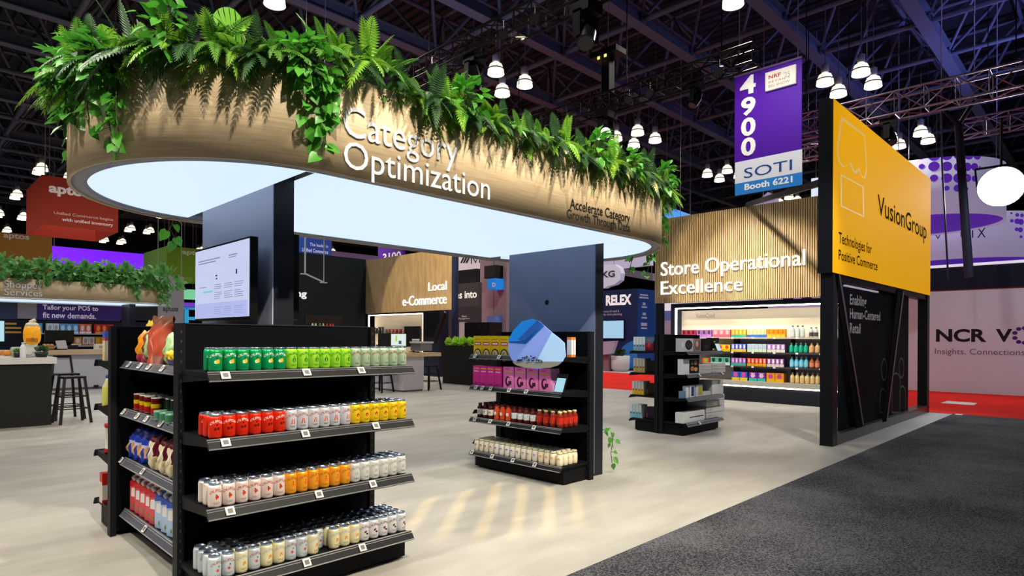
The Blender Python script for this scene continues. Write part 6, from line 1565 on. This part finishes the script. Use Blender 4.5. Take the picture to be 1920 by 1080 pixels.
cn = thing('service_counter', 'grey-white counter with oak top behind the black stools', 'counter', (3.2, 18.4, 0))
part(MB().box((1.6, 18.12, .06), (4.1, 18.8, .86)), 'body', H('b4b6c6', .5), cn); part(MB().box((1.5, 18.05, .86), (4.3, 18.9, .97)), 'oak_top', wood('top_oak2', (.5, .36, .22), (.62, .47, .32), 'x', 2, 8), cn)
part(MB().box((1.62, 18.15, 0), (4.08, 18.78, .06)), 'plinth', H('7a7c8a', .5), cn)
mb = MB(); pb(mb, 176, 185, 722, 727, Y=18.1, dep=.02); part(mb, 'floor_socket', H('1a1a1e', .5), cn)
t = thing('monitor', 'black wide monitor on the oak-topped service counter', 'monitor', (P(110, 650, Y=18.4).x, 18.4, .97)); mb = MB(); pb(mb, 84, 139, 619, 642, Y=18.4, dep=.05); part(mb, 'housing', H('14120f', .4), t)
xm = P(111, 650, Y=18.4).x; part(MB().box((xm - .04, 18.45, .97), (xm + .04, 18.5, 1.2)).box((xm - .15, 18.35, .97), (xm + .15, 18.6, .985)), 'stand', black_m, t)
t = thing('paper_stand', 'small white tilted paper stand on the service counter', 'sign', (P(115, 650, Y=18.2).x, 18.2, .97)); mb = MB(); ppoly(mb, [(104, 639), (123, 638), (127, 654), (108, 654)], Y=18.2, th=-.03); part(mb, 'sheet', H('c0bec8', .5), t)
t = thing('card_reader', 'black card reader beside the white paper stand', 'card reader', (P(139, 650, Y=18.2).x, 18.2, .97)); mb = MB(); pb(mb, 130, 147, 647, 654, Y=18.2, dep=.2); part(mb, 'body', black_m, t)
mb = MB(); pb(mb, 134, 139, 645, 647, Y=18.2, dep=.06); part(mb, 'button', H('c8c8cc', .4), t)
t = thing('basket', 'tan basket of pastries on the service counter', 'basket', (P(90, 650, Y=18.25).x, 18.25, .97)); c = (P(90, 650, Y=18.25).x, 18.25, .97)
part(MB().lathe([(.1, 0), (.16, .08), (.15, .08)], 16, 0, c), 'bowl', H('a07a4a', .6), t)
for k in range(3): part(MB().lathe([(.02, .06), (.05, .09), (.045, .13), (.01, .15)], 10, 0, (c[0] - .07 + .07 * k, c[1] + .02 * (k % 2), c[2])), 'pastry', H('c08a4a', .6), t)
t = thing('white_carton', 'white carton on the far end of the service counter', 'box', (P(190, 650, Y=18.3).x, 18.3, .97)); mb = MB(); pb(mb, 179, 214, 645, 655, Y=18.3, dep=.2); part(mb, 'body', H('dcd6ce', .5), t)
mb = MB(); pb(mb, 186, 200, 648, 653, Y=18.295, dep=.005); part(mb, 'print', H('a89a90', .5), t)
# bar with white top
ba = thing('bar_counter', 'black bar counter with thick white stone top', 'counter', (.2, 11.6, 0))
part(MB().box((-2.5, 11.2, 0), (1.72, 11.95, .9)), 'body', H('0f1114', .6), ba); part(MB().box((-2.55, 11.15, .9), (1.775, 12.0, .99)), 'stone_top', H('d0d0d4', .35), ba)
jd = P(60, 665, Y=11.6); jx = jd.x
dj = thing('juice_dispenser', 'big jar of orange juice standing on the white bar top', 'dispenser', (jx, 11.6, .99))
zj0 = P(60, 646, Y=11.6).z; zj1 = P(60, 612, Y=11.6).z; hj = zj1 - zj0; rj = abs(P(77, 640, Y=11.6).x - P(43, 640, Y=11.6).x) / 2
part(MB().lathe([(rj * .6, zj0), (rj * .9, zj0 + .04), (rj, zj0 + .1), (rj, zj1 - .08), (rj * .85, zj1)], 22, 0, (jx, 11.6, 0)), 'juice', mat('juice', (.95, .42, .02), .15, emit=(.9, .38, .02), es=.15), dj)
part(MB().lathe([(rj * .86, zj1), (rj * .7, zj1 + .04), (rj * .4, zj1 + .06)], 20, 0, (jx, 11.6, 0)), 'lid', H('e4dcc8', .4), dj)
part(MB().tube((jx - .03, 11.6, zj1 + .06), (jx + .04, 11.6, zj1 + .1), .025), 'knob', H('e4dcc8', .4), dj)
part(MB().box((jx - .08, 11.55, .99), (jx + .06, 11.7, zj0 + .005)), 'foot', H('d8dcd8', .4), dj)
part(MB().tube((jx, 11.6 - rj, zj0 + .1), (jx, 11.6 - rj - .05, zj0 + .09), .014), 'tap', H('a8a8ac', .3, metal=.8), dj)
mb = MB(); pb(mb, 49, 71, 634, 641, Y=11.6 - rj - .006, dep=.004); part(mb, 'printed_band', H('c8781a', .5), dj)
def pot(px, py, r, h, c, label, leafm):
    x = P(px, py, Y=11.35).x; t = thing('potted_plant', label, 'plant', (x, 11.35, .99)); part(MB().lathe([(r * .75, .99), (r, .99 + h)], 16, 0, (x, 11.35, 0)), 'pot', H(c, .5), t)
    mb = MB(); q = random.Random(int(px))
    for k in range(26):
        az = q.uniform(0, 2 * PI); el = R(q.uniform(20, 85)); d = Vector((math.cos(az) * math.cos(el), math.sin(az) * math.cos(el), math.sin(el))); leaf(mb, Vector((x, 11.35, .99 + h)) + d * r * .5, d, (q.uniform(-1, 1), -1, .5), r * .9)
    part(mb, 'foliage', [leafm, stem_g], t)
pot(33, 668, .05, .07, '20262c', 'small dark pot with pale green plant on the bar', fern_g[1]); pot(78, 668, .085, .075, '1c2a26', 'low dark bowl of moss at the end of the bar', fern_g[2])
t = thing('water_bottle', 'white bottle between the two pots on the bar', 'bottle', (P(43, 668, Y=11.3).x, 11.3, .99)); c = (P(43, 668, Y=11.3).x, 11.3, .99)
part(MB().lathe([(.035, 0), (.038, .01), (.038, .14), (.018, .19)], 14, 0, c), 'body', H('dcdce8', .3), t); part(MB().lathe([(.018, .19), (.018, .22)], 12, 0, c), 'cap', H('c8c8dc', .3), t)
for k, px in enumerate((25, 32, 39)):
    obj('glass_jar', MB().lathe([(.04, 0), (.045, .01), (.045, .13), (.03, .15)], 14).mesh('glass_jar', H('b4bcb8', .15)), (P(px, 660, Y=11.7).x, 11.62 + .1 * (k % 2), .99), 0, 'pale glass jar behind the small pot, %s along the bar' % ORD[k], 'jar', 'glass jars on the bar')
t = thing('pastry_tray', 'tray of orange pastries at the end of the bar by the picture edge', 'tray', (P(8, 660, Y=11.6).x, 11.6, .99)); x0 = P(-40, 660, Y=11.6).x; x1 = P(21, 660, Y=11.6).x
part(MB().box((x0, 11.45, .99), (x1, 11.8, 1.01)), 'tray', H('d8d4cc', .4), t)
for k in range(6):
    x = x1 - .05 - .1 * k; part(MB().lathe([(.02, 1.01), (.05, 1.03), (.045, 1.07), (.01, 1.09)], 10, 0, (x, 11.6 + .05 * (k % 2), 0)), 'pastry', H('e08a3a', .5), t)
t = thing('saucer', 'white saucer between juice jar and moss bowl', 'saucer', (P(57, 668, Y=11.3).x, 11.42, .99)); c = (P(57, 668, Y=11.3).x, 11.42, .99); part(MB().lathe([(.04, 0), (.09, .02), (.085, .022)], 18, 0, c), 'plate', H('c8ccd0', .4), t); part(MB().lathe([(.03, .02), (.05, .06), (.045, .06)], 14, 0, c), 'bowl', H('b8bcc0', .4), t)
p = P(133, 795, Z=0); stool('black metal stool beside the bar counter end', 1.98, 11.28, .1, .70, False, .17)
stool('black metal stool with backrest behind the first one', 2.0, 11.85, .15, .72, True, .17)
# hanging cubes and far signs
def hang_cube(label, px0, px1, py0, py1, Y, colour, depth, texts, glow=.12, leftface=None):
    a = P(px0, py0, Y=Y); b = P(px0, py1, Y=Y); c = P(px1, py0, Y=Y); t = thing('hanging_cube_sign', label, 'sign', ((a.x + c.x) / 2, Y, b.z))
    m = mat('cube_' + colour, srgb(colour), .7, emit=srgb(colour), es=glow); th = .06
    part(MB().box((a.x, Y, b.z), (c.x, Y + th, a.z)), 'front_panel', m, t); part(MB().box((a.x, Y + depth - th, b.z), (c.x, Y + depth, a.z)), 'rear_panel', m, t)
    part(MB().box((a.x, Y + th, b.z), (a.x + th, Y + depth - th, a.z)), 'side_panel', m, t); part(MB().box((c.x - th, Y + th, b.z), (c.x, Y + depth - th, a.z)), 'side_panel', m, t)
    for tx_, col, q0, q1, tp, bt, bo in texts: ptext(t, tx_, H(col, .5, emit=srgb(col), es=.15), q0, q1, tp, bt, Y=Y, bold=bo, lift=.02)
    for x in (a.x + .1, c.x - .1): part(MB().tube((x, Y + .03, a.z), (x, Y + .03, 13.12), .015, n=5), 'hanging_wire', grey_m, t)
hang_cube('red hanging cube sign with white aptos lettering', 78, 222, 327, 420, 26.0, '98301f', 3.2, [('aptos', 'e8dcd8', 91, 168, 344, 366, .04), ('Unified Commerce begins', 'dcc0b8', 101, 212, 396, 403, 0), ('with unified inventory', 'e8d4d0', 116, 212, 408, 416, .02)])
hang_cube('brown hanging cube sign with faded aptos lettering', -70, 98, 428, 500, 33.0, '6a4408', 4, [('aptos', '8a8078', 6, 55, 436, 449, .03)], .1)
hang_cube('green hanging cube sign half hidden by the wall screen', 313, 420, 461, 517, 34.0, '4a6a0c', 4, [('aptos', '8a9a7a', 341, 384, 468, 479, .03)], .15)
far_sign('purple_light_band', 'long glowing purple light band under the red cube', 98, 313, 461, 493, '6a1af0', Y=40.0, glow=1.0)
far_sign('hanging_sign', 'light grey panel with dark aptos lettering beside the screen', 293, 345, 515, 608, '77767c', Y=27.0, texts=[('aptos', '2a2c34', 305, 334, 575, 586, .02)], glow=.15)
far_sign('hanging_sign', 'mint green sign behind the wall screen edge', 326, 372, 541, 560, '7ad8a8', Y=42.0, glow=.5)
far_sign('hanging_sign', 'small violet sign under the mint green sign', 342, 366, 567, 575, '7a4ae0', Y=43.0, glow=.5)
t = thing('blue_rack', 'bright blue rack frame beside the wall screen', 'rack', P(352, 600, Y=30.0)); mb = MB(); pb(mb, 347, 354, 577, 689, Y=30.0, dep=.1); pb(mb, 354, 370, 594, 600, Y=30.0, dep=.1); pb(mb, 343, 370, 576, 580, Y=30.0, dep=.1); part(mb, 'frame', mat('rack_blue', srgb('2aa0d8'), .5, emit=srgb('2aa0d8'), es=.3), t)
